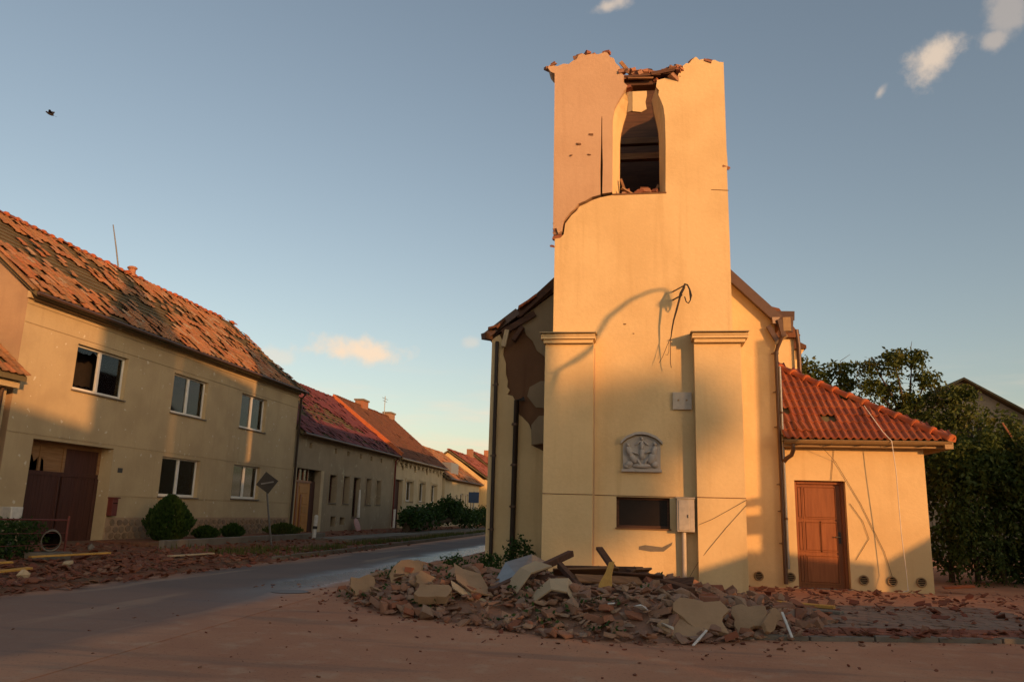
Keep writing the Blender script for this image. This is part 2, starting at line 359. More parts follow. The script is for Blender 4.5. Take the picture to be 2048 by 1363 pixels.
sheet('road', redge+ledge[::-1], .004, M['road'])
# left verge, rising gently to the house fronts
vb = MB(); N = 46
for i in range(N+1):
    y = -2+i*2.2
    xe = next((a[0]+(b[0]-a[0])*(y-a[1])/(b[1]-a[1]) for a, b in zip(ledge, ledge[1:]) if a[1] <= y <= b[1]), -9)
    for k, (fx, z) in enumerate(((0,.0),(.03,.07),(.45,.09),(.72,.14),(1.0,.24),(1.05,.24))):
        x = xe+(-15.9-xe)*fx
        vb.v.append((x, y, z+(.03*noise.noise(Vector((x,y,0))) if k > 1 else 0)))
for i in range(N):
    for k in range(5): vb.f.append((i*6+k, (i+1)*6+k, (i+1)*6+k+1, i*6+k+1)); vb.sm.append(True)
tag(vb.build('verge', M['verge'], recalc=False), kind='structure')
def vz(x, y):
    f = max(0, min(1, (-9.1-x)/6.6)); return .08+.16*max(0,(f-.4))/.6+.01
# footway along the far half of the verge with its slabs
fw = tag(MB().box(-12.9,-11.3,31,78,.06,.155).build('footway', M['concrete']), kind='structure')
pb = MB().obox((0,0,0),(1.56,.96,.03)); slab_me = pb.build('paving_slab', M['concrete'], fw, Matrix.Translation((-12.1,31.5,.165)), bevel=.01).data
for i in range(1, 34): inst('paving_slab', slab_me, fw, Matrix.Translation((-12.1,31.5+i,.165+rnd.uniform(-.006,.006))) @ Matrix.Rotation(rnd.uniform(-.01,.01),4,'X'))
# kerb stones along the far road edge
kb = tag(MB().box(-9.3,-9.22,13,14,-.1,.0).build('road_kerb', M['concrete']), kind='structure')
km = MB().obox((0,0,0),(.13,.98,.2)); kme = None
for i in range(52):
    y = 20+i
    xe = next((a[0]+(b[0]-a[0])*(y-a[1])/(b[1]-a[1]) for a, b in zip(ledge, ledge[1:]) if a[1] <= y <= b[1]), -9)
    mw = Matrix.Translation((xe-.02, y, .03+rnd.uniform(-.008,.008))) @ Matrix.Rotation(rnd.uniform(-.02,.02)+(.02 if y < 50 else .11),4,'Z')
    if kme is None: kme = km.build('kerb_stone', M['concrete'], kb, mw, bevel=.012).data
    else: inst('kerb_stone', kme, kb, mw)
# planter strip kerb in front of the two-storey house
pk = tag(MB().box(-13.45,-13.27,21.3,33.2,.05,.33).build('planter_kerb', M['concrete'], bevel=.015), kind='structure')
tag(MB().box(-15.5,-13.45,21.3,33.2,.05,.26).build('planter_bed', M['verge']), kind='structure')

# right-hand pavement in front of the annex
kerb = [(1.2,10.15),(1.9,10.28),(2.5,10.45),(3.5,10.72),(4.6,11.0),(6,11.4),(8,12.0),(11,13.0),(16,15)]
pv = sheet('pavement', kerb+[(16,17.4),(1.0,17.4),(1.0,13)], .035, M['ground'])
for o in (pv,): pass
kp = MB()
for a, b in zip(kerb, kerb[1:]): kp.quad((*a,.035),(*b,.035),(*b,-.05),(*a,-.05))
kl = tag(kp.build('pavement_edge', M['concrete']), kind='structure')
def kpt(s):
    for a, b in zip(kerb, kerb[1:]):
        d = math.dist(a, b)
        if s <= d: return (a[0]+(b[0]-a[0])*s/d, a[1]+(b[1]-a[1])*s/d, math.atan2(b[1]-a[1], b[0]-a[0]))
        s -= d
    return (*kerb[-1], .4)
kme = None
for i in range(11):
    x, y, a = kpt(.35+i*.8)
    mw = Matrix.Translation((x, y-.06, -.06+rnd.uniform(-.01,.01))) @ Matrix.Rotation(a+rnd.uniform(-.01,.01),4,'Z')
    if kme is None: kme = MB().obox((0,0,0),(.78,.12,.22)).build('kerb_stone', M['concrete'], kl, mw, bevel=.012).data
    else: inst('kerb_stone', kme, kl, mw)
pme = None; rme = None
for j in range(16):                               # red strip of pavers behind the kerb, then grey pavers
    off = .10+j*.205
    for i in range(26):
        x, y, a = kpt(.15+i*.205+(.1 if j%2 else 0)); x -= math.sin(a)*off; y += math.cos(a)*off
        if x > 5.6 or x < 1.9: continue
        red = j < 3
        if rnd.random() < .06: continue
        mw = Matrix.Translation((x, y, .045+rnd.uniform(-.004,.004))) @ Euler((rnd.uniform(-.02,.02),rnd.uniform(-.02,.02),a)).to_matrix().to_4x4()
        if red:
            if rme is None: rme = MB().obox((0,0,0),(.195,.195,.03)).build('paver', M['kerbred'], pv, mw, bevel=.006).data
            else: inst('paver', rme, pv, mw)
        else:
            if pme is None: pme = MB().obox((0,0,0),(.195,.195,.03)).build('paver', M['paver'], pv, mw, bevel=.006).data
            else: inst('paver', pme, pv, mw)

# ---------------------------------------------------------------- the church
CH = thing('church', (0,17,0), 'storm-wrecked cream church with a broken square tower and low tiled annex', 'church')
def part(mb, name, mat, parent=CH, **k): return mb.build(name, M[mat] if isinstance(mat,str) else mat, parent, **k)
FY = 15.95
# lower tower, with the shuttered window opening
mb = MB(); wall_grid(mb, -1.75, 1.86, 0, 7.0, [(-.45,.58,1.14,1.73)], XZ, FY, FY+.5)
tw = part(mb, 'tower_wall', 'church')
mb = MB().box(-1.75,-1.3,FY+.5,19.4,0,7.0).box(1.41,1.86,FY+.5,19.4,0,7.0).box(-1.3,1.41,18.95,19.4,0,7.0)
part(mb, 'tower_side_wall', 'church')
# upper front wall: the sound right side and the cracked, leaning left block
A = [(-1.75,7.0),(-1.75,7.08),(-1.63,7.10),(-1.56,7.18),(-1.53,7.42),(-1.40,7.60),(-1.30,7.69),(-1.22,7.80),(-1.08,7.86),(-.95,7.93),(-.8,7.98),(-.53,8.03),
     (.58,8.05),(.595,9.2),(.59,9.75),(.56,10.02),(.50,10.20),(.455,10.31),(.47,10.42),(.41,10.50),(.43,10.66),(.60,10.70),(.74,10.68),(.87,10.72),(.90,10.80),(.95,10.83),(.99,10.97),(1.06,11.03),(1.12,11.02),(1.19,11.11),
     (1.27,11.17),(1.34,11.09),(1.45,11.11),(1.52,11.05),(1.66,11.07),(1.76,11.01),(1.85,11.0),(1.855,9.0),(1.87,8.6),(1.85,8.55),(1.86,7.0)]
part(MB().prism([A], XZ, FY, FY+.5), 'tower_wall', 'church')
B = [(-1.79,7.30),(-1.80,9.0),(-1.81,10.95),(-1.9,11.0),(-1.97,11.1),(-1.93,11.17),(-1.75,11.12),(-1.62,11.17),(-1.5,11.15),(-1.40,11.23),(-1.33,11.25),(-1.28,11.35),(-1.2,11.385),(-1.12,11.34),(-1.0,11.36),(-.84,11.33),(-.70,11.37),(-.64,11.35),(-.58,11.24),
     (-.5,11.2),(-.46,11.08),(-.37,10.98),(-.36,10.86),(-.28,10.76),(-.30,10.62),(-.21,10.52),(-.28,10.40),(-.33,10.30),(-.42,10.14),(-.49,9.98),(-.53,9.75),(-.535,8.075),
     (-.745,8.05),(-.735,8.7),(-.75,9.3),(-.752,9.84),(-.768,9.80),(-.775,9.2),(-.79,8.6),(-.785,8.03),(-.97,7.985),(-1.1,7.91),(-1.25,7.85),(-1.34,7.73),(-1.43,7.66),(-1.57,7.47),(-1.60,7.25),(-1.68,7.2),(-1.72,7.32)]
cb = part(MB().prism([[(x+1.1,z-8.0) for x, z in B]], XZ, 0, .48), 'cracked_wall_block', 'church_pink',
    world=Matrix.Translation((-1.1,FY-.035,8.0)) @ Euler((R(.6),0,R(-2.2))).to_matrix().to_4x4())
# splayed reveal of the bell opening
outer = [(-.535,8.06),(-.535,9.75),(-.49,9.98),(-.42,10.14),(-.33,10.30),(-.24,10.5),(.41,10.5),(.455,10.31),(.50,10.20),(.56,10.02),(.59,9.75),(.58,8.06)]
inner = [(-.39,8.10),(-.38,9.40),(-.36,9.62),(-.31,9.85),(-.24,10.1),(-.2,10.42),(.32,10.42),(.37,10.1),(.42,9.85),(.46,9.62),(.47,9.40),(.47,8.10)]
mb = MB(); n = len(outer)
for i in range(n):
    j = (i+1)%n
    if i in (5,): continue
    a, b, c, d = (outer[i][0],FY+.004,outer[i][1]),(outer[j][0],FY+.004,outer[j][1]),(inner[j][0],FY+.42,inner[j][1]),(inner[i][0],FY+.42,inner[i][1])
    mb.quad(a,b,c,d)
part(mb, 'bell_opening_reveal', 'church')
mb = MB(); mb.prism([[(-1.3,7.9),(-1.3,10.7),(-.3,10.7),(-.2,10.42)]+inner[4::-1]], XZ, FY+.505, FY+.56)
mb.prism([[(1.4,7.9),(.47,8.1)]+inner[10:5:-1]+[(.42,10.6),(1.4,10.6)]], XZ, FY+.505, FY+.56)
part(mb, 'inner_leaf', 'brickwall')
# side and rear walls of the bell stage, broken off unevenly; the right one raised unseen for shade
def rag(a, b, z, amp, n, seed):
    rg = random.Random(seed); return [(a+(b-a)*i/n, z+rg.uniform(-amp,amp)) for i in range(n+1)]
mb = MB().prism([[(FY+.5,7.0),(FY+.5,10.98),(16.9,11.1),(17.3,11.42),(17.8,11.5),(18.2,11.85),(18.7,12.0),(19.0,12.2),(19.4,12.15),(19.4,7.0)]], YZ, 1.41, 1.845); part(mb, 'tower_side_wall', 'church')  # right wall raised out of sight to keep sun off the rear wall
mb = MB().prism([[(FY+.5,7.0)]+rag(FY+.5,19.4,10.8,.18,12,4)+[(19.4,7.0)]], YZ, -1.75, -1.31); part(mb, 'tower_side_wall', 'church')
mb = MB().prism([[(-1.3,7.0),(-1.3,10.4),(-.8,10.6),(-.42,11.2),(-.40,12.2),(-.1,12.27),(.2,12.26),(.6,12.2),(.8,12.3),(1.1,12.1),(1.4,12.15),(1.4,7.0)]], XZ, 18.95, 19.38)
part(mb, 'rear_tower_wall', 'timber')  # dark timber colour stands in for the unlit inside of the tower
part(MB().prism([[(-.12,11.56),(-.12,12.26),(.24,12.24),(.25,12.0),(.21,11.8),(.24,11.6),(.1,11.52)]], XZ, 18.92, 18.949), 'plaster_remnant', 'church')
part(MB().prism([[(-.38,11.5),(-.40,12.2),(-.125,12.24),(-.125,11.58)]], XZ, 18.93, 18.949), 'plaster_remnant', 'church_grey')
for x0 in (-1.309,1.398): part(MB().box(x0,x0+.011,FY+.57,18.9,8.04,10.55), 'dark_inner_liner', 'timber')  # dark liners added to blacken the inside of the bell stage
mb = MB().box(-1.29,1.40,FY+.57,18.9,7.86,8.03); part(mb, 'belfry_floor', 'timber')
part(MB().box(-.53,.60,FY-.012,FY+.42,8.02,8.058), 'bell_opening_sill', 'brickwall', bevel=.008)
for z, y in ((9.42,17.2),(10.2,18.0)): part(MB().box(-1.3,1.4,y,y+.16,z,z+.15), 'belfry_beam', 'timber2')
part(MB().bar((-.42,FY+.2,10.66),(.62,FY+.22,10.66),.26,.09), 'lintel_board', 'timber')
part(MB().bar((-.28,FY+.1,10.765),(.50,FY+.14,10.79),.34,.04), 'roof_board', 'timber')
part(MB().bar((.1,FY+.1,10.80),(.98,FY+.16,10.86),.25,.05), 'roof_board', 'timber')
part(MB().bar((-.2,FY-.05,10.72),(.35,FY-.03,10.70),.05,.035), 'splintered_lath', 'timber2')
part(MB().bar((.30,FY+.05,10.80),(.98,FY+.1,10.93),.22,.08), 'roof_board', 'timber')
part(MB().bar((-.02,FY+.2,10.80),(-.36,FY+.1,11.22),.075,.045,(0,1,0)), 'splintered_lath', 'transom')
# bricks left standing proud along the torn top
bme = []
for k in range(5):
    rg = random.Random(k); b = MB().obox((0,0,0),(.25,.125,.075),None,.10,rg)
    b.obox((rg.uniform(-.06,.06),0,.05),(.14,.11,.03),None,.2,rg); bme.append(b)
bm0 = []
def brick(pos_, rot, s=1, parent=CH):
    k = rnd.randrange(5); mw = Matrix.Translation(pos_) @ Euler(rot).to_matrix().to_4x4() @ Matrix.Scale(s,4)
    if len(bm0) < 5: o = bme[len(bm0)].build('brick', M['brick'], parent, mw, bevel=.008); bm0.append(o.data)
    else: o = inst('brick', bm0[k], parent, mw)
    return o
def top_bricks(poly, y0, step=.085, off=0):
    for a, b in zip(poly, poly[1:]):
        L = math.dist(a, b); m = max(1, int(L/step/1.6))
        for i in range(m):
            t = (i+rnd.random()*.6)/m
            brick((a[0]+(b[0]-a[0])*t, y0+rnd.choice((-.01,.03,.1,.2,.3,.4)), a[1]+(b[1]-a[1])*t+rnd.uniform(-.02,.035)+off), (rnd.uniform(-.4,.4),rnd.uniform(-.5,.5),rnd.uniform(0,3.1)), rnd.uniform(.55,.95))
top_bricks(B[4:27], FY); top_bricks(A[20:37], FY)
for i in range(26): brick((.12+rnd.gauss(0,.17), FY+rnd.uniform(.05,.35), 10.84+abs(rnd.gauss(0,.09))), (rnd.uniform(-.6,.6),rnd.uniform(-.6,.6),rnd.uniform(0,3)), rnd.uniform(.6,1))
for i in range(16): brick((.70+rnd.gauss(0,.12), FY+rnd.uniform(.05,.35), 10.93+rnd.uniform(-.05,.08)), (rnd.uniform(-.6,.6),rnd.uniform(-.6,.6),rnd.uniform(0,3)), rnd.uniform(.6,1))
for i in range(15): brick((rnd.uniform(-.3,.42), FY+rnd.uniform(.12,.5), 8.09+rnd.uniform(0,.08)), (rnd.uniform(-.4,.4),rnd.uniform(-.4,.4),rnd.uniform(0,3)), rnd.uniform(.7,1))
for z in (7.13,7.22,7.31,7.42): brick((-1.70,FY+.08,z), (0,rnd.uniform(-.2,.2),rnd.uniform(-.2,.2)), .8)
brick((-1.8,FY+.02,6.92),(.3,.2,.1),.45); brick((1.84,FY+.04,8.57),(.3,.5,.1),.6)
part(MB().bar((-.36,FY+.25,8.5),(-.22,FY+.3,8.08),.05,.03,(0,1,0)), 'splintered_lath', 'timber2')
part(MB().bar((-.34,FY+.1,8.22),(-.05,FY+.2,8.07),.09,.03), 'splintered_lath', 'transom')
part(MB().bar((.32,FY+.3,8.07),(.44,FY+.3,8.35),.05,.03,(0,1,0)), 'splintered_lath', 'timber2')
# hairline cracks and pocks are real gouges: thin dark slivers of missing plaster
for (x, z, s) in ((-.99,9.42,.05),(-1.26,9.21,.045),(-1.42,8.96,.03),(-1.03,8.95,.035),(-.28,5.2,.03),(-.1,5.0,.02)):
    part(MB().obox((x,FY-.058 if z > 8 else FY-.002,z),(s*1.6,.012,s*.8),None,.3), 'plaster_gouge', 'brickwall')
part(MB().bar((1.52,FY-.002,8.07),(1.87,FY-.002,8.04),.012,.012), 'plaster_crack', 'brickwall')
# buttresses with stone caps
for (x0, x1, c0, c1) in ((-1.88,-.90,-1.95,-.86),(1.08,1.975,1.04,2.10)):
    part(MB().prism([[(x0,0),(x0,4.74),(x1,4.74),(x1,0)]], XZ, 15.70, FY-.001), 'buttress', 'church', bevel=.012)
    if x0 < 0: part(MB().box(x0,-1.752,FY-.001,17.5,0,4.74), 'buttress_return', 'church')
    else: part(MB().box(1.862,x1,FY-.001,17.5,0,4.74), 'buttress_return', 'church')
    mb = MB().box(c0+.045,c1-.045,15.60,FY+.15,4.74,4.815).box(c0,c1,15.54,FY+.2,4.815,4.87)
    mb.add([(c0-.01,15.52,4.87),(c1+.01,15.52,4.87),(c1+.01,FY+.25,4.87),(c0-.01,FY+.25,4.87),(c0+.02,15.58,4.925),(c1-.02,15.58,4.925),(c1-.02,FY+.25,4.96),(c0+.02,FY+.25,4.96)],
        [(0,3,2,1),(4,5,6,7),(0,1,5,4),(1,2,6,5),(2,3,7,6),(3,0,4,7)])
    cap = part(mb, 'buttress_cap', 'church')
    part(MB().obox(((c0+c1)/2,15.80,4.965),(c1-c0+.05,.62,.018),Euler((R(5),0,0)).to_matrix()), 'cap_flashing', 'cap', cap)
    part(MB().box(x0-.004,x1+.004,15.692,15.70,1.742,1.757), 'plinth_shadow_line', 'brickwall')  # dark strip drawn as the shadow of the plinth joint
part(MB().box(-.90,1.08,FY-.007,FY,1.742,1.757), 'plinth_shadow_line', 'brickwall')
part(MB().box(-.897,-.875,15.93,FY,.3,4.7), 'expansion_strip', 'church_pink')
# shuttered window low in the tower
wf = MB().box(-.45,.58,16.07,16.11,1.14,1.19).box(-.45,.58,16.07,16.11,1.68,1.73).box(-.45,-.40,16.07,16.11,1.19,1.68).box(.53,.58,16.07,16.11,1.19,1.68)
win = part(wf, 'window_frame', 'timber', bevel=.006)
part(MB().box(-.40,.53,16.085,16.09,1.19,1.68), 'pane', 'blackpane', win); part(MB().box(-.38,.5,16.12,16.19,1.19,1.27), 'inner_ledge', 'gutter', win)
part(MB().box(-.47,.60,15.92,16.06,1.115,1.142), 'window_sill', 'timber2', bevel=.004)
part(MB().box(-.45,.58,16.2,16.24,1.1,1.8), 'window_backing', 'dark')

# nave: front walls either side of the tower
rk = lambda x: 8.72-1.06*abs(x)
NY = 17.60
mb = MB().prism([[(1.80,0),(1.80,6.80),(2.95,5.60),(2.95,0)]], XZ, NY, NY+.45); part(mb, 'nave_front_wall', 'church')
mb = MB().prism([[(-3.33,0),(-3.33,5.28),(-1.6,6.62),(-1.6,0)]], XZ, NY+.06, NY+.5); part(mb, 'nave_front_wall', 'brickwall')
P1 = [(-3.345,0),(-3.345,5.26),(-3.18,5.38),(-3.10,5.24),(-3.06,5.1),(-3.08,4.92),(-3.01,4.7),(-3.0,4.45),(-2.95,4.30),(-2.96,4.16),(-2.90,4.08),(-2.95,3.98),(-2.83,3.95),(-2.77,3.85),(-2.76,3.6),(-2.60,3.48),(-2.44,3.32),(-2.36,3.12),(-2.35,2.84),(-2.1,2.72),(-1.6,2.7),(-1.6,0)]
part(MB().prism([P1], XZ, NY, NY+.058), 'plaster_layer', 'church')
P2 = [(-2.62,5.82),(-1.6,6.58),(-1.6,4.4),(-1.95,4.62),(-2.12,4.86),(-2.30,5.0),(-2.40,5.22),(-2.55,5.36),(-2.66,5.6)]
part(MB().prism([P2], XZ, NY+.01, NY+.058), 'plaster_layer', 'church_grey')
part(MB().prism([[(-2.2,4.3),(-2.45,4.16),(-2.5,3.95),(-2.3,3.7),(-1.6,3.65),(-1.6,4.3)]], XZ, NY+.03, NY+.058), 'plaster_layer', 'church_grey')
part(MB().prism([[(-.16,-.36),(-.2,.1),(-.05,.32),(.3,.36),(.3,-.25)]], XZ, -.03, .03), 'hanging_plaster_slab', 'church_grey', world=Matrix.Translation((-2.17,NY-.14,3.17)) @ Euler((R(-12),R(3),R(8))).to_matrix().to_4x4())
mb = MB().box(-3.33,-2.9,NY+.505,47,0,5.25).box(2.52,2.95,NY+.455,47,0,5.5).prism([[(-3.3,0),(-3.3,5.3),(0,8.6),(2.95,5.5),(2.95,0)]], XZ, 47.0, 47.4); part(mb, 'nave_side_wall', 'church')  # hidden rear length added so the nave's shadow covers the far houses
def roofslab(e, r, y0, y1, th):   # eave (x,z), ridge (x,z)
    return MB().prism([[e, r, (r[0],r[1]+th), (e[0],e[1]+th)]], lambda u,v,d: (u,d,v), y0, y1)
nr = part(roofslab((3.08,5.50),(0,8.72),NY-.12,47.5,.13), 'nave_roof_slope', 'tile_brown')  # roof extended unseen for the same shadow down the street
nl = part(roofslab((-3.43,5.28),(0,8.55),NY+.25,47.5,.13), 'nave_roof_slope', 'tile_brown')
part(MB().bar((1.72,NY-.13,6.86),(3.02,NY-.13,5.52),.06,.15,(0,1,0)), 'verge_board', 'gutter')
part(MB().bar((1.75,NY-.16,6.96),(3.06,NY-.16,5.62),.16,.05,(0,1,0)), 'verge_board', 'gutter')
# torn verge at the left, snapped boards, loose tiles and a gutter stub
for (a, b, wd, th, m) in (((-3.5,NY-.05,5.32),(-2.75,NY-.02,5.92),.16,.09,'gutter'),((-2.8,NY,5.83),(-1.7,NY+.02,6.66),.18,.08,'timber'),((-3.1,NY-.1,5.40),(-2.35,NY-.06,5.86),.13,.05,'timber'),
    ((-2.7,NY-.12,5.78),(-2.0,NY-.1,6.43),.07,.12,'timber'),((-2.02,NY,6.40),(-1.82,NY+.02,6.78),.12,.05,'timber'),((-3.52,NY-.2,5.30),(-3.25,NY+.25,5.34),.14,.12,'gutter'),((-3.05,NY-.15,5.06),(-2.98,NY-.1,5.46),.10,.08,'slab'),((-2.82,NY-.14,5.2),(-2.62,NY-.12,5.52),.09,.2,'timber')):
    part(MB().bar(a,b,wd,th,(0,1,0)), 'torn_verge_board', m)
for k,(x,z,r) in enumerate(((-2.62,6.06,.62),(-2.45,6.18,.7),(-3.3,5.52,.3),(-3.15,5.60,.9))): part(MB().obox((x,NY-.05,z),(.28,.34,.05),Euler((0,-r,.2)).to_matrix()), 'loose_roof_tile', 'ridge' if k < 2 else 'tile_brown')
# right eave: dented gutter box hanging off, lookouts
for (a, b, wd, th, m) in (((2.86,NY-.18,5.60),(3.16,NY-.1,5.62),.14,.10,'gutter'),((3.02,NY-.2,5.62),(3.10,NY-.18,5.24),.10,.12,'gutter'),((3.16,NY-.22,5.66),(3.17,NY-.2,5.36),.16,.10,'gutter_tan'),((3.27,NY-.2,5.68),(3.24,NY-.2,5.34),.09,.06,'gutter'),
    ((2.80,NY-.1,5.50),(2.97,NY-.12,5.16),.10,.08,'gutter'),((3.0,NY-.15,5.32),(3.22,NY-.2,5.38),.09,.05,'timber2'),((2.92,NY-.12,5.10),(3.18,NY-.16,5.28),.06,.06,'gutter_tan'),((2.98,NY-.16,5.72),(3.34,NY-.2,5.70),.2,.03,'gutter')):
    part(MB().bar(a,b,wd,th,(0,1,0)), 'dented_gutter_piece', m)
# wings behind the nave
part(MB().box(2.96,4.55,24,31,0,6.75), 'rear_wing_wall', 'church')
part(MB().prism([[(2.9,7.9),(4.15,7.55),(4.72,6.72),(4.60,6.66),(2.9,6.7)]], XZ, 23.85, 31.2), 'rear_wing_roof', 'tile_brown')
part(MB().box(4.56,5.12,26.4,31,0,6.80), 'rear_wing_wall', 'church')
part(MB().prism([[(4.56,7.35),(5.35,6.92),(5.35,6.82),(4.56,6.8)]], XZ, 26.2, 31.2), 'rear_wing_roof', 'tile_brown')
part(MB().prism([[(5.121,6.80),(5.30,6.80),(5.121,6.5)]], XZ, 26.3, 31), 'rear_wing_cornice', 'church')
part(MB().tube([(4.62,23.9,6.9),(4.66,23.9,6.4),(4.62,23.9,0)],.07,8), 'downpipe', 'gutter')
# downpipes on the front
def pipe(pts, r, mat, rings):
    p = part(MB().tube(pts, r, 10), 'downpipe', mat)
    for q in rings: part(MB().tube([(q[0],q[1],q[2]-.025),(q[0],q[1],q[2]+.025)], r*1.22, 10), 'pipe_bracket', 'gutter', p); part(MB().bar((q[0],q[1],q[2]),(q[0]-.09,q[1]+.06,q[2]),.02,.02), 'pipe_bracket', 'gutter', p)
    return p
pipe([(-3.21,NY-.08,5.2),(-3.2,NY-.08,.1)], .042, 'cable', [(-3.2,NY-.08,z) for z in (4.2,2.6,1.0)])
pipe([(-2.55,NY-.05,3.88),(-2.72,NY-.08,3.84),(-2.74,NY-.08,.1)], .058, 'cable', [(-2.74,NY-.08,z) for z in (3.3,2.4,1.5,.7)])
pipe([(3.10,NY-.2,5.34),(2.98,NY-.1,5.05),(2.94,NY-.09,4.9),(2.94,NY-.09,.1)], .045, 'gutter', [(2.94,NY-.09,z) for z in (4.9,4.05,3.3,2.1,1.55,.9)])
pipe([(2.995,NY-.13,4.6),(2.995,NY-.13,2.9),(3.0,NY-.12,.4)], .028, 'metal', [(2.995,NY-.13,z) for z in (3.6,2.6,1.4)])

# annex
ax0, ax1, ay = 2.955, 5.80, NY+.012
mb = MB(); wall_grid(mb, ax0, ax1, 0, 2.95, [(3.21,4.225,-.01,2.20)], XZ, ay, ay+.35); mb.box(ax1-.35,ax1-.001,ay+.351,22,0,2.95); part(mb, 'annex_wall', 'church')
# hipped annex roof: boarded deck with tiles laid on it
E0, EYA, EZ, SL = 6.16, NY-.32, 3.02, .71
apex = (2.96, EYA+(E0-2.96), EZ+SL*(E0-2.96))
deck = MB().add([(2.96,EYA,EZ),(E0,EYA,EZ),apex],[(0,1,2)]).add([(E0,EYA,EZ),(E0,apex[1]+3,EZ),(2.96,apex[1]+3,apex[2]),apex],[(0,1,2,3)])
deck.add([(2.96,EYA,EZ-.03),(E0,EYA,EZ-.03),(E0,apex[1]+3,EZ-.03),(2.96,apex[1]+3,EZ-.03)],[(0,1,2,3)])
ad = part(deck, 'annex_roof', 'deck', recalc=False)
ang = math.atan(SL)
def annex_tile():
    mb = MB(); wd, ln, n = .30, .40, 12; top = []; bot = []
    def prof(u): return .045*max(0,math.sin(2*math.pi*(u*2+.1)))**.7 if math.sin(2*math.pi*(u*2+.1)) > 0 else 0
    vs = []
    for j, y in enumerate((0, ln)):
        for i in range(n+1): vs.append(((i/n-.5)*wd, y, .03+prof(i/n)))
        for i in range(n+1): vs.append(((i/n-.5)*wd, y, prof(i/n)))
    m = n+1; fs = []
    for i in range(n): fs += [(i,i+1,2*m+i+1,2*m+i),(m+i+1,m+i,3*m+i,3*m+i+1),(i+1,i,m+i,m+i+1)]
    return mb.add(vs, fs)
at = None; exp_ = .335
slope_len = (apex[2]-EZ)/math.sin(ang); rows = int(slope_len/exp_)
for r in range(rows+1):
    s = r*exp_; dy, dz = s*math.cos(ang), s*math.sin(ang)
    xmax = E0-dy+.03
    c = 0
    while 2.98+.30*c+.15 < xmax:
        x = 2.98+.30*c+.15; c += 1
        if rnd.random() < .012 or (r == 2 and c == 4): continue
        jz = rnd.uniform(-.012,.012); lift = .012+.018*1
        mw = Matrix.Translation((x+rnd.uniform(-.006,.006), EYA-.05+dy, EZ+.012+dz)) @ Euler((ang-.065,0,jz)).to_matrix().to_4x4()
        if rnd.random() < .05: mw = mw @ Matrix.Rotation(rnd.uniform(-.12,.12),4,'Z') @ Matrix.Translation((0,-.06,.02))
        if at is None: at = part(annex_tile(), 'roof_tile', 'tile_annex', ad, world=mw).data
        else: inst('roof_tile', at, ad, mw)
# half-round hip tiles
ht = None; hv = Vector(apex)-Vector((E0,EYA,EZ)); HL = hv.length; hv.normalize(); up = Vector((0,0,1)); hx = hv.cross(up).normalized(); hz = hx.cross(hv)
HM = Matrix((hx,hv,hz)).transposed().to_4x4()
def hip_tile():
    mb = MB(); n = 9; vs = []; fs = []
    for y, r in ((0,.150),(.06,.155),(.07,.125),(.46,.095)):
        for k in range(n): a = math.pi*k/(n-1); vs.append((r*math.cos(a), y, r*math.sin(a)*.95))
    for j in range(3):
        for k in range(n-1): fs.append((j*n+k,j*n+k+1,(j+1)*n+k+1,(j+1)*n+k))
    mb.add(vs, fs, True); c = len(mb.v); mb.add([(0,.01,0)]+vs[:n],[(0,k+1,k+2) for k in range(n-1)]); return mb
k = 0
while k*.40 < HL-.2:
    p = Vector((E0,EYA,EZ))+hv*(k*.40-.08)+hz*.03
    mw = Matrix.Translation(p) @ HM @ Euler((R(3)+rnd.uniform(-.03,.03),rnd.uniform(-.06,.06),rnd.uniform(-.03,.03))).to_matrix().to_4x4()
    if ht is None: ht = part(hip_tile(), 'hip_tile', 'ridge', ad, world=mw, recalc=False).data
    else: inst('hip_tile', ht, ad, mw)
    k += 1
# eaves: fascia, soffit and half-round gutter
part(MB().box(2.99,6.10,NY-.27,NY-.24,2.88,3.01), 'fascia_board', 'gutter_tan')
part(MB().box(2.99,6.10,NY-.24,ay-.002,2.88,2.90), 'soffit', 'gutter_tan')
gm = MB(); vs = []; fs = []; n = 7
for x in (2.98,6.22):
    for k in range(n): a = math.pi*k/(n-1); vs.append((x, NY-.345+.075*math.cos(a), 3.0-.075*math.sin(a)))
for k in range(n-1): fs.append((k,k+1,n+k+1,n+k))
gm.add(vs, fs, True); gm.tube([(2.98,NY-.42,3.0),(6.22,NY-.42,3.0)],.011,6); gu = part(gm, 'gutter', 'gutter_tan', recalc=False)
for x in (3.3,3.9,4.5,5.1,5.7): part(MB().box(x,x+.025,NY-.43,NY-.27,2.915,2.93), 'gutter_bracket', 'gutter', gu)
part(MB().tube([(3.16,NY-.34,2.93),(3.16,NY-.33,2.80),(3.13,NY-.28,2.70),(3.05,NY-.18,2.64),(2.99,NY-.10,2.56)],.045,10), 'gutter_outlet', 'gutter', gu)
part(MB().box(6.08,6.24,NY-.40,22,2.86,2.99), 'fascia_board', 'gutter_tan')
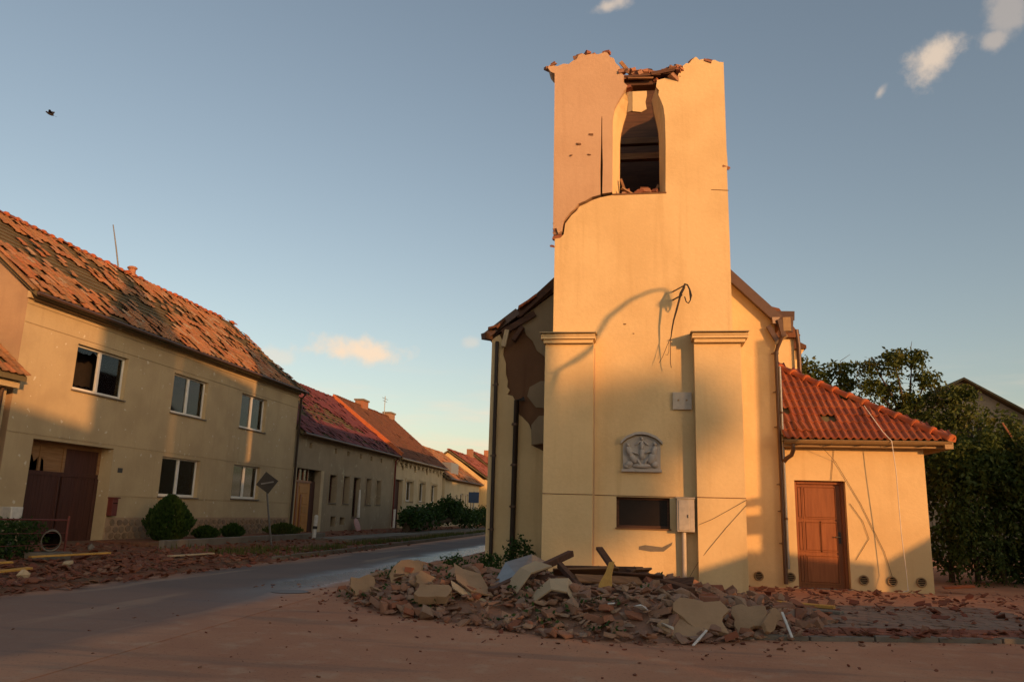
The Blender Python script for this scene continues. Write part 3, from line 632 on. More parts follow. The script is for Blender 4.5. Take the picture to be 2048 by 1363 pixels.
# the panelled door
dr = thing_door = part(MB().box(3.255,4.18,ay+.20,ay+.245,.02,2.155), 'door', 'door', bevel=.004)
part(MB().box(3.212,3.275,ay+.14,ay+.255,.0,2.198), 'door_frame', 'door', dr, bevel=.006); part(MB().box(4.16,4.223,ay+.14,ay+.255,.0,2.198), 'door_frame', 'door', dr, bevel=.006); part(MB().box(3.276,4.159,ay+.14,ay+.255,2.13,2.198), 'door_frame', 'door', dr, bevel=.006)
for (x0,x1,z0,z1) in ((3.30,3.36,1.45,2.06),(3.30,3.36,.78,1.34),(3.30,3.36,.14,.66),(3.43,4.04,1.45,2.06),(3.43,3.71,.78,1.34),(3.74,4.04,.78,1.34),(3.43,4.04,.14,.66)):
    part(MB().box(x0,x1,ay+.185,ay+.20,z0,z1), 'door_panel', 'door', dr, bevel=.009)
    mb = MB()
    for (a,b,c,d) in ((x0-.03,x1+.03,z1+.008,z1+.032),(x0-.03,x1+.03,z0-.032,z0-.008),(x0-.032,x0-.008,z0-.007,z1+.007),(x1+.008,x1+.032,z0-.007,z1+.007)): mb.box(a,b,ay+.178,ay+.20,c,d)
    part(mb, 'panel_moulding', 'door', dr)
part(MB().box(4.075,4.125,ay+.185,ay+.20,.93,1.16).tube([(4.10,ay+.19,1.06),(4.10,ay+.14,1.06),(4.0,ay+.135,1.06)],.012,6), 'door_handle', 'darkmetal', dr)
part(MB().box(3.215,4.22,ay-.03,ay+.139,-.02,.035), 'door_step', 'concrete', dr)
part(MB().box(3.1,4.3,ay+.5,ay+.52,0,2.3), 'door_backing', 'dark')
# round vent grilles near the ground
for x in (2.42,3.05,4.47,5.01,5.56):
    ring = []
    mb = MB(); pts = [(x+.085*math.cos(a*math.pi/10), NY-.012, .235+.085*math.sin(a*math.pi/10)) for a in range(21)]; mb.tube(pts,.016,6,False)
    vt = part(mb, 'round_vent', 'gutter_tan'); part(MB().tube([(x,NY-.008,.235),(x,NY+.002,.235)],.08,14), 'vent_opening', 'dark', vt)
    for q in (-.035,.0,.035): part(MB().box(x-.07,x+.07,NY-.02,NY-.012,.23+q,.24+q), 'vent_bar', 'gutter_tan', vt)

part(MB().prism([[(-.02,.80),(.1,.83),(.42,.80),(.62,.90),(.60,.84),(.45,.72),(.2,.71),(-.02,.74)]], XZ, FY-.004, FY-.001), 'filler_patch', 'concrete')
# things fixed to the tower front
RL = thing('stone_relief', (.045,FY,2.23), 'grey carved stone relief of three figures under an arched hood on the tower', 'relief')
part(MB().prism([[(-.32,2.26),(-.32,2.76),(-.2,2.86),(-.05,2.92),(.045,2.93),(.14,2.92),(.29,2.86),(.41,2.76),(.41,2.26)]], XZ, FY-.05, FY-.001), 'slab', 'relief', RL)
hb = [(-.36,2.755),(-.24,2.86),(-.08,2.93),(.045,2.945),(.17,2.93),(.33,2.86),(.45,2.755)]
part(MB().prism([hb+[(x*1.0,z+.05) for x, z in hb[::-1]]], XZ, FY-.14, FY-.001), 'hood', 'relief', RL)
part(MB().box(-.345,.435,FY-.09,FY-.001,2.215,2.262), 'base_ledge', 'relief', RL)
def fig(parts):
    mb = MB()
    for (x, z, rx, rz, a, d) in parts: mb.ell((x,FY-.06,z),(rx,d*1.25,rz),Euler((0,R(a),0)).to_matrix())
    part(mb, 'figure', 'relief', RL)
fig([(.05,2.86,.032,.042,0,.055),(.05,2.72,.045,.12,0,.05),(.05,2.56,.06,.12,0,.05),(.12,2.78,.018,.09,-50,.03),(-.02,2.78,.018,.09,50,.03)])
fig([(-.22,2.73,.038,.045,0,.06),(-.19,2.60,.065,.13,-25,.065),(-.12,2.47,.07,.12,-35,.06),(-.09,2.58,.022,.10,-70,.05),(-.2,2.36,.09,.06,-20,.05),(-.01,2.40,.03,.10,-30,.05)])
fig([(.30,2.76,.038,.045,0,.06),(.28,2.62,.06,.11,15,.065),(.24,2.48,.085,.13,25,.065),(.17,2.6,.022,.10,70,.05),(.30,2.36,.08,.07,10,.05),(.13,2.42,.03,.10,35,.045)])
fig([(.045,2.33,.2,.05,0,.04),(-.24,2.32,.07,.05,0,.04)])
MC = thing('meter_cabinet', (.87,FY,1.1), 'pale tall metal meter cabinet beside the low tower window', 'cabinet')
part(MB().box(.70,1.03,FY-.20,FY-.001,1.10,1.72), 'housing', 'cabinet', MC, bevel=.008)
part(MB().box(.735,.93,FY-.215,FY-.201,1.13,1.69), 'door', 'cabinet', MC, bevel=.004); part(MB().box(.68,1.045,FY-.225,FY-.001,1.721,1.745), 'lid', 'cabinet', MC)
part(MB().box(.89,.91,FY-.225,FY-.216,1.36,1.42), 'latch', 'darkmetal', MC); part(MB().tube([(.83,FY-.1,1.1),(.83,FY-.09,.2),(.83,FY-.05,.0)],.045,8), 'conduit', 'cabinet', MC)
PL = thing('wall_plate', (.85,FY,3.44), 'small beige square plate high on the tower wall beside the right buttress', 'plate')
part(MB().box(.66,1.03,FY-.06,FY-.001,3.445,3.79), 'plate', 'cabinet', PL, bevel=.006)
for q in (.77,.93): part(MB().tube([(q,FY-.07,3.63),(q,FY-.055,3.63)],.02,8), 'bolt', 'gutter_tan', PL)
BK = thing('cable_bracket', (.9,FY,5.6), 'bent wall bracket with torn black cables dangling from the tower front', 'bracket')
part(MB().tube([(.70,FY,5.875),(.92,15.58,5.90)],.014,6), 'arm', 'darkmetal', BK); part(MB().tube([(.70,FY,5.70),(.86,15.60,5.70)],.016,6), 'arm', 'darkmetal', BK)
pts = [(.92-.0*i,15.58,5.93) for i in range(1)]+[(.89,15.57,5.84),(.84,15.57,5.72),(.80,15.59,5.58),(.75,15.62,5.42),(.70,15.66,5.2),(.655,15.7,5.0),(.63,15.72,4.85)]
part(MB().tube([(p[0]+.008*math.sin(i*2.1),p[1],p[2]) for i,p in enumerate(pts)],[.018,.026,.03,.02,.022,.017,.014,.01],6), 'twisted_cable', 'cable', BK)
part(MB().tube([(.92,15.58,5.92),(.97,15.56,5.90),(1.01,15.55,5.80),(1.03,15.55,5.68),(1.02,15.55,5.58),(.98,15.55,5.52),(.94,15.56,5.55),(.91,15.57,5.66)],[.016,.016,.016,.03,.012,.012,.012,.012],6), 'cable_loop', 'cable', BK)
part(MB().tube([(.64,15.72,4.88),(.56,15.75,4.70),(.47,15.78,4.48),(.40,15.8,4.36)],.006,5), 'loose_wire', 'gutter', BK)
part(MB().tube([(.63,15.72,4.86),(.625,15.75,4.6),(.62,15.76,4.36),(.64,15.77,4.26)],.008,5), 'loose_wire', 'gutter', BK)
part(MB().tube([(.60,15.74,4.82),(.595,15.76,4.60),(.57,15.77,4.52),(.53,15.78,4.53)],.005,5), 'loose_wire', 'gutter', BK)
def cable(name, pts, r, mat, label):
    o = MB().tube(pts, r, 6).build(name, M[mat]); return tag(o, label, 'cable')
cable('buttress_wire_shadow', [(1.985,15.68,1.72),(1.7,15.69,1.55),(1.35,15.69,1.35),(1.10,15.69,1.24)], .004, 'gutter', 'upper dark line standing for an overhead wire shadow across the right buttress')  # thin dark tubes drawing the shadows of overhead wires
cable('buttress_wire_shadow', [(1.98,15.69,1.62),(1.6,15.69,1.2),(1.25,15.69,.78),(1.07,15.72,.55),(.85,15.88,.15)], .004, 'gutter', 'lower dark line standing for an overhead wire shadow down the right buttress to the rubble')
cable('white_cable', [(4.83,18.1,3.85),(4.93,NY-.35,3.2),(5.06,NY-.45,3.0),(5.10,NY-.46,2.4),(5.13,NY-.4,1.2),(5.17,NY-.4,.4),(5.15,NY-.5,.1),(5.0,NY-.7,.09)], .008, 'cablewhite', 'white cable hanging from the annex hip down past its wall')
cable('annex_wire_shadow', [(3.5,NY-.44,3.1),(4.05,NY-.012,2.6),(4.5,NY-.008,1.75),(4.9,NY-.008,.8),(5.02,NY-.008,.3)], .005, 'gutter', 'thin dark line standing for a wire shadow slanting across the annex wall right of the door')  # dark tubes laid on the wall as painted wire shadows
cable('annex_wire_shadow', [(4.04,NY-.008,2.85),(3.99,NY-.008,2.5),(3.95,NY-.008,2.21)], .005, 'gutter', 'short dark line standing for a wire shadow between the annex eave and its door head')
cable('annex_wire_shadow', [(4.29,NY-.008,1.75),(4.52,NY-.008,1.4),(4.62,NY-.008,1.05),(4.34,NY-.008,.62)], .005, 'gutter', 'kinked dark line standing for a wire shadow on the annex wall close beside the door')
# ---------------------------------------------------------------- houses along the left of the street
FX = -15.5
def YF(u, v, d): return (FX-d, u, v)
def roof_tile_mesh(wd=.235, ln=.40):
    mb = MB(); vs = []; n = 6
    prof = [.03,.012,.006,.006,.012,.03,.034]
    for y in (0, ln):
        for i in range(n+1): vs.append(((i/n-.5)*wd, y, prof[i]+.016))
        for i in range(n+1): vs.append(((i/n-.5)*wd, y, prof[i]))
    m = n+1; fs = []
    for i in range(n): fs += [(i,i+1,2*m+i+1,2*m+i),(i+1,i,m+i,m+i+1)]
    return mb.add(vs, fs)
def tiled_slope(parent, deckpart, eave, ridge, y0, y1, mat, missing, nobj, wd=.235, ex=.315, loose=.06):
    """tiles on a slope that runs up from eave (x,z) to ridge (x,z), facing +X"""
    e = Vector((eave[0],0,eave[1])); r = Vector((ridge[0],0,ridge[1])); d = (r-e); L = d.length; d.normalize(); nrm = Vector((-d.z,0,d.x)); nrm = nrm if nrm.z > 0 else -nrm
    B = Matrix(((0,d.x,nrm.x),(1,0,0),(0,d.z,nrm.z)))
    if B.determinant() < 0: B = Matrix(((0,d.x,nrm.x),(-1,0,0),(0,d.z,nrm.z)))
    tm = roof_tile_mesh(wd); cand = []
    for k in range(int(L/ex)+1):
        s = k*ex-.05
        j = 0
        while y0+(j+.5)*wd < y1:
            y = y0+(j+.5)*wd; j += 1
            ms = missing(y, s/L)
            if rnd.random() < ms: continue
            rz = rnd.gauss(0,.012); dn = 0; lift = .03
            if rnd.random() < loose+ms*.35: rz = rnd.gauss(0,.35); dn = rnd.uniform(-.12,.02); lift = .05+rnd.uniform(0,.03)
            p = e+d*(s+dn)+nrm*lift; p.y = y+rnd.uniform(-.006,.006)
            cand.append((Matrix.Translation(p) @ (B @ Euler((-.05,rnd.gauss(0,.02),rz)).to_matrix()).to_4x4()))
    cand.sort(key=lambda m: (m.translation-Vector((0,0,1.35))).length)
    me = None; st = MB()
    for i, mw in enumerate(cand):
        if i < nobj:
            if me is None: me = part(tm, 'roof_tile', mat, deckpart, world=mw, recalc=False).data
            else: inst('roof_tile', me, deckpart, mw)
        else: st.add([mw @ Vector(v) for v in tm.v], tm.f)
    if st.v: tag(part(st, 'roof_tile_field', mat, deckpart, recalc=False), kind='stuff')
    # battens under the tiles
    bm = None
    for k in range(int(L/ex)+1):
        p = e+d*(k*ex+.1)+nrm*.012
        mw = Matrix.Translation((p.x,(y0+y1)/2,p.z)) @ B.to_4x4()
        if bm is None: bm = part(MB().obox((0,0,0),(y1-y0-.05,.045,.03)), 'batten', 'batten', deckpart, world=mw).data
        else: inst('batten', bm, deckpart, mw)
def window(parent, y0, y1, z0, z1, rec=.13, curtain=None, broken=False, frame='pvc', panes=2, tilt=False):
    x = FX-rec; fr = .055
    mb = MB().box(x-.06,x,y0,y1,z0,z0+fr+.03).box(x-.06,x,y0,y1,z1-fr,z1).box(x-.06,x,y0,y0+fr,z0+fr+.03,z1-fr).box(x-.06,x,y1-fr,y1,z0+fr+.03,z1-fr)
    mids = [y0+(y1-y0)*k/panes for k in range(1,panes)]
    for m in mids: mb.box(x-.055,x+.012,m-.055,m+.055,z0+fr+.03,z1-fr)
    wn = part(mb, 'window', frame, parent, bevel=.006)
    ed = [y0+fr]+mids+[y1-fr]
    for k in range(panes):
        a, b = ed[k], ed[k+1]
        if broken and k == 0:
            rg = random.Random(5)
            for (c, s) in ((z1-fr,-1),(z0+fr+.03,1)):
                pts = [(a,c)]+[(a+(b-a)*i/8, c+s*rg.uniform(.02,.16)) for i in range(9)]+[(b,c)]
                part(MB().prism([pts], lambda u,v,d: (d,u,v), x-.045, x-.04), 'broken_pane', 'glass', wn)
        else: part(MB().box(x-.045,x-.04,a,b,z0+fr,z1-fr), 'pane', 'glass', wn)
    if curtain:
        mb = MB(); n = 40; ya, yb = curtain[0], curtain[1]
        vs = [(x-.16+.02*math.sin(i*1.3), ya+(yb-ya)*i/n, z) for z in (z0+.06, curtain[2] if len(curtain) > 2 else z1-.05) for i in range(n+1)]
        mb.add(vs, [(i,i+1,n+2+i,n+1+i) for i in range(n)], True); part(mb, 'curtain', 'curtain', wn, recalc=False)
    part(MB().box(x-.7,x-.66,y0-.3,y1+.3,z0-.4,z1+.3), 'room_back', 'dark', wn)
    part(MB().box(x+.001,FX+.06,y0-.05,y1+.05,z0-.045,z0-.005), 'sill', 'concrete', wn, bevel=.005)
    return wn

H1 = thing('two_storey_house', (FX,26,0), 'two-storey grey-beige house with half-stripped orange roof and maroon gate', 'house', 'houses along the left side of the street')
wins = [(19.55,21.82,4.38,5.66),(24.32,26.50,4.35,5.68),(29.05,31.2,4.36,5.72),(24.2,26.53,1.58,2.87),(28.95,31.17,1.62,2.92)]
gate = (18.42,21.68,.15,2.90)
mb = MB(); wall_grid(mb, 17.5, 34.3, 0, 6.62, wins+[gate], YF, 0, .42)
part(mb, 'front_wall', 'h1', H1)
GX = FX-.42
# near gable, with the rake above it, and back parts of the shell
part(MB().prism([[(-15.502,0),(-15.502,6.60),(-19.2,9.72),(-22.9,6.6),(-22.9,0)]], XZ, 17.488, 17.90), 'gable_wall', 'h1gable', H1)
part(MB().prism([[(-15.93,0),(-15.93,6.25),(-19.2,9.5),(-22.9,6.4),(-22.9,0)]], XZ, 33.9, 34.29), 'gable_wall', 'h1', H1)
part(MB().box(-22.9,-22.5,17.91,33.89,0,6.3), 'rear_wall', 'h1', H1)
for (z, t, m) in ((6.28,.035,'h1band'),(5.80,.02,'h1band'),(3.0,.02,'h1band'),(1.53,.025,'h1band')):
    if z > 3: part(MB().box(FX+.002,FX+.018,17.5,34.3,z,z+t), 'string_course', m, H1)
    elif z == 3.0: part(MB().box(FX+.002,FX+.014,17.5,34.3,z,z+t), 'string_course', m, H1)
    else: part(MB().box(FX+.002,FX+.014,21.7,34.3,z-.006,z+.004), 'string_course', m, H1)
part(MB().box(FX+.001,FX+.10,17.45,34.3,6.42,6.60), 'eaves_cornice', 'h1', H1)
# rubble-stone plinth
pl = part(MB().box(FX+.001,FX+.03,21.72,34.2,0,.90), 'plinth', 'h1gable', H1)
sm = []
for k in range(6):
    rg = random.Random(40+k); n = 7
    pts = [(math.cos(2*math.pi*i/n)*rg.uniform(.11,.17), math.sin(2*math.pi*i/n)*rg.uniform(.075,.11)) for i in range(n)]
    sm.append(MB().prism([pts], lambda u,v,d: (d,u,v), 0, .03))
sme = [None]*6
for i in range(40):
    for j in range(4):
        k = rnd.randrange(6); y = 21.85+i*.31+(.15 if j%2 else 0)+rnd.uniform(-.02,.02); z = .18+j*.19+rnd.uniform(-.02,.02)
        if y > 34.1: continue
        mw = Matrix.Translation((FX+.025,y,z)) @ Matrix.Rotation(rnd.uniform(-.3,.3),4,'X')
        if sme[k] is None: sme[k] = part(sm[k], 'stone', 'stone', pl, world=mw, bevel=.008).data
        else: inst('stone', sme[k], pl, mw)
for i, wv in enumerate(wins):
    y0, y1, z0, z1 = wv
    window(H1, y0, y1, z0, z1, curtain=[None,(24.35,26.4),(30.2,31.1,5.3),(24.2,26.5),(28.9,30.2)][i] if i in (1,2,) else None, broken=(i == 0))
part(MB().box(FX-.36,FX-.34,24.25,25.3,1.6,2.85).box(FX-.36,FX-.34,29.0,31.1,1.65,2.9), 'blind', 'metal', H1)
# recessed gate: reveals come with the wall; leaves of vertical planks, transom with broken panels
gt = part(MB().box(GX-.02,GX+.02,18.42,21.68,2.0,2.12).box(GX-.02,GX+.05,18.42,18.56,.12,2.0).box(GX-.02,GX+.05,21.54,21.68,.12,2.0).box(GX-.02,GX+.05,20.02,20.09,.12,2.0), 'gate', 'gate', H1, bevel=.006)
for i in range(22):
    y = 18.57+i*.1345
    if 20.0 < y < 20.09: continue
    part(MB().box(GX-.01,GX+.02+rnd.uniform(0,.006),y,y+.128,.13,1.995), 'plank', 'gate', gt)
part(MB().box(GX+.021,GX+.035,18.58,20.0,.5,.6).box(GX+.021,GX+.035,20.1,21.52,.5,.6), 'gate_rail', 'gate', gt)
tr = part(MB().box(GX-.02,GX+.03,18.42,21.68,2.78,2.90).box(GX-.02,GX+.03,18.42,18.52,2.12,2.78).box(GX-.02,GX+.03,20.10,20.2,2.12,2.78).box(GX-.02,GX+.03,21.58,21.68,2.12,2.78).box(GX-.02,GX+.03,19.2,19.27,2.12,2.78), 'transom', 'transom', H1)
part(MB().prism([[(18.52,2.12),(18.52,2.78),(19.2,2.78),(19.2,2.5),(19.05,2.35),(18.95,2.55),(18.83,2.4),(18.75,2.12)]], YZ, GX-.005, GX+.005), 'transom_panel', 'transom', tr)
part(MB().prism([[(19.45,2.12),(19.4,2.4),(19.27,2.5),(19.27,2.78),(20.1,2.78),(20.1,2.12)]], YZ, GX-.005, GX+.005), 'transom_panel', 'transom', tr)
part(MB().box(GX-.005,GX+.005,20.2,21.58,2.12,2.78), 'transom_panel', 'gate', tr)
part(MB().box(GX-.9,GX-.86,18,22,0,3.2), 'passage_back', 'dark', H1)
part(MB().box(FX+.002,FX+.012,21.98,22.2,2.22,2.36), 'number_plate', 'darkmetal', H1)
mbx = part(MB().box(FX-.02,FX+.16,21.72,21.98,.95,1.45), 'letter_box', 'red', H1, bevel=.008); part(MB().box(FX+.161,FX+.17,21.75,21.95,1.30,1.33), 'letter_slot', 'dark', mbx); part(MB().box(FX-.03,FX+.2,21.69,22.01,1.451,1.49), 'lid', 'red', mbx)
# roof of the two-storey house
def slope_deck(parent, eave, ridge, back, y0, y1, name='roof', mat='deck'):
    t = .12; return part(MB().prism([[eave, ridge, back, (back[0],back[1]-t), (ridge[0],ridge[1]-t*1.3), (eave[0],eave[1]-t)]], lambda u,v,d: (u,d,v), y0, y1), name, mat, parent)
rd = slope_deck(H1, (-15.18,6.55), (-19.2,9.80), (-23.2,6.5), 17.38, 34.42)
def miss1(y, s):
    m = noise.noise(Vector((y*.55, s*3.2, 1.7)))+.5*noise.noise(Vector((y*1.3,s*7,4.1)))
    v = .10+max(0, m-.02)*1.15
    for (cy, cs, ry, rs) in ((19.6,.6,2.0,.22),(21.6,.36,1.3,.20),(25.6,.70,.7,.3),(24.0,.34,2.2,.14),(18.6,.85,.9,.12),(33.6,.45,1.0,.6),(27.9,.62,1.6,.12)):
        q = ((y-cy)/ry)**2+((s-cs)/rs)**2
        if q < 1: v = max(v, .80)
    return min(v, .92)
tiled_slope(H1, rd, (-15.2,6.58), (-19.16,9.78), 17.40, 34.40, 'tile1', miss1, 300)
part(MB().add([(-19.2,17.36,9.86),(-19.2,34.44,9.86),(-23.25,34.44,6.55),(-23.25,17.36,6.55)],[(0,1,2,3)]), 'rear_roof_slope', 'tile1', H1)
def ridge_run(parent, x, z, y0, y1, mat='ridge', r=.12, skip=()):
    me = None; y = y0
    while y < y1:
        if not any(a < y < b for a, b in skip):
            mw = Matrix.Translation((x+rnd.uniform(-.02,.02),y,z+rnd.uniform(-.02,.015))) @ Euler((rnd.gauss(0,.03),rnd.gauss(0,.08),rnd.gauss(0,.04))).to_matrix().to_4x4()
            if me is None: me = part(hip_tile(), 'ridge_tile', mat, parent, world=mw, recalc=False).data
            else: inst('ridge_tile', me, parent, mw)
        y += .40
ridge_run(rd, -19.2, 9.82, 17.4, 34.3, skip=((27.2,27.9),(33.2,34)))
part(MB().tube([(-15.10,17.35,6.50),(-15.10,34.42,6.52)],.05,8), 'gutter', 'gutter', H1)
part(MB().tube([(-15.14,34.25,6.45),(-15.36,34.28,6.2),(-15.38,34.28,.3)],.055,8), 'downpipe', 'cable', H1)
part(MB().bar((-15.2,17.36,6.60),(-19.2,17.36,9.84),.05,.16,(0,1,0)), 'verge_board', 'transom', H1)
an = thing('roof_aerial', (-19.2,25.7,9.8), 'thin grey aerial mast leaning on the two-storey house ridge', 'aerial')
part(MB().tube([(-19.2,25.78,9.75),(-19.2,25.42,10.65),(-19.2,25.1,11.38)],[.03,.025,.018],6), 'mast', 'metal', an)
part(MB().box(-19.25,-19.15,25.7,25.85,9.7,9.9), 'clamp', 'darkmetal', an)
cp = thing('vent_pot', (-19.2,26.4,9.85), 'small round clay vent pot on the ridge beside the aerial', 'vent pot')
part(MB().tube([(-19.15,26.45,9.8),(-19.15,26.45,10.08)],[.14,.13],10), 'pot', 'terracotta', cp); part(MB().ell((-19.15,26.45,10.12),(.19,.19,.08)), 'cowl', 'terracotta', cp)

# low neighbour at the very left edge
H0 = thing('low_cottage', (FX,12,0), 'low lit cottage with orange tiles cut by the left picture edge', 'house', 'houses along the left side of the street')
part(MB().box(-21,-15.42,4,17.2,0,4.25), 'wall', 'h1', H0)
d0 = slope_deck(H0, (-14.95,4.30), (-18.6,7.2), (-22.2,4.3), 3.8, 17.25)
tiled_slope(H0, d0, (-14.97,4.33), (-18.6,7.22), 12.6, 17.25, 'tile1', lambda y,s: .05, 30)
part(MB().box(-15.41,-15.1,4,17.22,4.02,4.22), 'cornice', 'h1', H0); part(MB().tube([(-15.2,16.9,4.2),(-15.33,16.95,3.9),(-15.33,16.95,.2)],.05,8), 'downpipe', 'gutter', H0)

# maroon-roofed single-storey house
H2 = thing('maroon_roofed_house', (FX,42,0), 'single-storey grey house with maroon roof, oak door and boarded windows', 'house', 'houses along the left side of the street')
w2 = [(38.79,39.75,1.62,3.02),(40.75,41.6,1.62,3.05),(44.35,45.2,1.62,3.08),(46.2,47.0,1.65,3.05)]
d2 = (34.75,37.6,.15,3.14); dk = (42.3,43.4,.9,3.05)
v2 = [(y-.17,y+.17,4.12,4.38) for y in (36.12,39.36,41.18,43.17,45.0,46.86)]; low = [(39.3,40.0,.45,.95),(40.6,41.3,.5,.9)]
mb = MB(); wall_grid(mb, 34.32, 49.4, 0, 4.80, w2+[d2,dk]+v2+low, YF, 0, .35); part(mb, 'front_wall', 'h2', H2)
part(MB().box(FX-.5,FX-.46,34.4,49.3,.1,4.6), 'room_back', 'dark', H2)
for (y0,y1,z0,z1) in w2+[dk]: window(H2, y0, y1, z0, z1, .25, None, False, 'gate', 1)
for (y0,y1,z0,z1) in w2:
    for ya in (y0-.14,y1+.03): part(MB().box(FX-.02,FX+.03,ya,ya+.11,z0-.1,z1+.1), 'window_surround', 'h2', H2)
for ya, yb in ((34.34,34.72),(37.63,37.95)): part(MB().box(FX+.002,FX+.03,ya,yb,.2,3.14), 'door_surround', 'h3', H2)
ld = part(MB().box(FX-.30,FX-.26,34.76,37.0,.15,2.5), 'oak_door', 'ldoor', H2)
for (y0,y1,z0,z1) in ((34.85,35.4,2.0,2.35),(35.75,36.75,2.0,2.35),(36.2,36.75,1.5,1.85),(36.2,36.75,1.1,1.4),(36.2,36.75,.68,1.0),(36.2,36.75,.25,.58),(34.85,35.2,.3,1.8)): part(MB().box(FX-.259,FX-.235,y0,y1,z0,z1), 'door_panel', 'ldoor', ld, bevel=.01)
part(MB().box(FX-.26,FX-.22,35.45,35.6,.15,2.5).box(FX-.26,FX-.22,35.9,36.05,.15,1.95), 'door_stile', 'door', ld); part(MB().box(FX-.26,FX-.2,34.76,37.0,2.5,2.6), 'door_head', 'door', ld)
for y in (35.1,35.6,36.1,36.6): part(MB().box(FX-.3,FX-.26,y,y+.08,2.6,3.12), 'fanlight_bar', 'door', ld)
part(MB().box(FX-.33,FX-.31,34.76,37.6,2.6,3.13), 'fanlight_pane', 'glass', ld)
part(MB().box(FX-.32,FX-.26,37.02,37.58,.15,2.6), 'side_panel', 'gate', ld)
part(MB().box(FX+.001,FX+.09,34.35,49.4,4.62,4.80), 'eaves_cornice', 'h2', H2)
part(MB().prism([[(FX-.4,0),(FX-.4,4.6),(-20,8.25),(-24.5,4.5),(-24.5,0)]], XZ, 49.0, 49.38), 'gable_wall', 'h2', H2)
part(MB().prism([[(FX-.4,0),(FX-.4,4.6),(-20,8.25),(-24.5,4.5),(-24.5,0)]], XZ, 34.33, 34.6), 'gable_wall', 'h2', H2)
rd2 = slope_deck(H2, (-15.2,4.72), (-20,8.42), (-24.8,4.6), 34.45, 49.45)
def miss2(y, s):
    m = noise.noise(Vector((y*.5,s*3,9.3))); v = .03+max(0,m-.15)*.8
    if .25 < s < .62 and 35.5+6*(.62-s) < y < 44.5+3*(.5-s)*3: v = max(v, .82)
    if s < .2 and noise.noise(Vector((y*.9,s*8,2))) > .15: v = .5
    return v
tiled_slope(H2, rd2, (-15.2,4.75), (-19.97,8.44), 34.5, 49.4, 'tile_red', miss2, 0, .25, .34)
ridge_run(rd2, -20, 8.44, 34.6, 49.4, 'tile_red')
part(MB().tube([(-15.12,34.5,4.68),(-15.12,49.4,4.68)],.065,8), 'gutter', 'gutter', H2)
part(MB().tube([(-15.2,49.35,4.6),(-15.38,49.38,4.4),(-15.38,49.38,.3)],.06,8), 'downpipe', 'red', H2)
part(MB().bar((-15.0,49.5,4.86),(-20.0,49.5,8.62),.24,.12,(0,1,0)), 'verge_tiles', 'ridge', H2)

# brown-roofed house with two chimneys
H3 = thing('brown_roofed_house', (FX,56,0), 'pale house with steep brown roof and two brick chimneys down the street', 'house', 'houses along the left side of the street')
w3 = [(52.3,54.1,1.96,3.28),(55.6,57.3,1.98,3.32),(58.95,60.7,1.98,3.28)]; d3 = (49.75,51.6,.15,3.3); v3 = [(y-.2,y+.2,3.95,4.25) for y in (51.4,54.4,57.6,61)]
mb = MB(); wall_grid(mb, 49.42, 62.4, 0, 4.62, w3+[d3]+v3, YF, 0, .35); part(mb, 'front_wall', 'h3', H3)
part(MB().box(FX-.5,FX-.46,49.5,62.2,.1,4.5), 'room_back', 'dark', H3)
for (y0,y1,z0,z1) in w3: wn = window(H3, y0, y1, z0, z1, .22, None, False, 'white', 2); part(MB().box(FX-.34,FX-.31,y0+.06,y1-.06,z0+.06,z1-.06), 'blind', 'curtain', wn); part(MB().box(FX+.002,FX+.05,y0-.15,y0-.02,z0-.1,z1+.1).box(FX+.002,FX+.05,y1+.02,y1+.15,z0-.1,z1+.1).box(FX+.002,FX+.06,y0-.15,y1+.15,z1+.101,z1+.2), 'surround', 'h3', wn)
part(MB().box(FX-.30,FX-.26,49.76,51.59,.15,3.29), 'door', 'gate', H3); part(MB().box(FX+.001,FX+.12,49.45,62.4,4.38,4.56), 'eaves_cornice', 'h3', H3)
for i in range(12): part(MB().box(FX+.121,FX+.16,49.9+i*1.05,50.2+i*1.05,4.2,4.56), 'cornice_block', 'h3', H3)
part(MB().prism([[(FX-.4,0),(FX-.4,4.5),(-20,8.4),(-24.5,4.5),(-24.5,0)]], XZ, 62.0, 62.39), 'gable_wall', 'h3', H3)
rd3 = slope_deck(H3, (-15.15,4.62), (-20,8.58), (-24.8,4.6), 49.7, 62.6)
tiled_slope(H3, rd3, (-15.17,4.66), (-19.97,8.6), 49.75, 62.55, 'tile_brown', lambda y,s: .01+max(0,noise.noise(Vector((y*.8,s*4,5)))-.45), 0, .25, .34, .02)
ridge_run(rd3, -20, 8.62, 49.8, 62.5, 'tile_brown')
part(MB().tube([(-15.05,49.7,4.60),(-15.05,62.5,4.58)],.07,8), 'gutter', 'gutter_tan', H3)
for (y, z) in ((55.4,8.0),(62.0,7.9)):
    c = part(MB().box(-20.35,-19.75,y-.75,y+.45,z,z+1.05), 'chimney', 'brick', H3); part(MB().box(-20.42,-19.68,y-.82,y+.52,z+1.051,z+1.17), 'chimney_cap', 'concrete', c)
part(MB().tube([(-20,60.4,8.5),(-20,60.4,10.2)],.03,5).tube([(-20,59.7,10.0),(-20,61.1,10.0)],.02,5).tube([(-20,59.9,9.8),(-20,60.9,9.8)],.02,5), 'aerial', 'metal', H3)

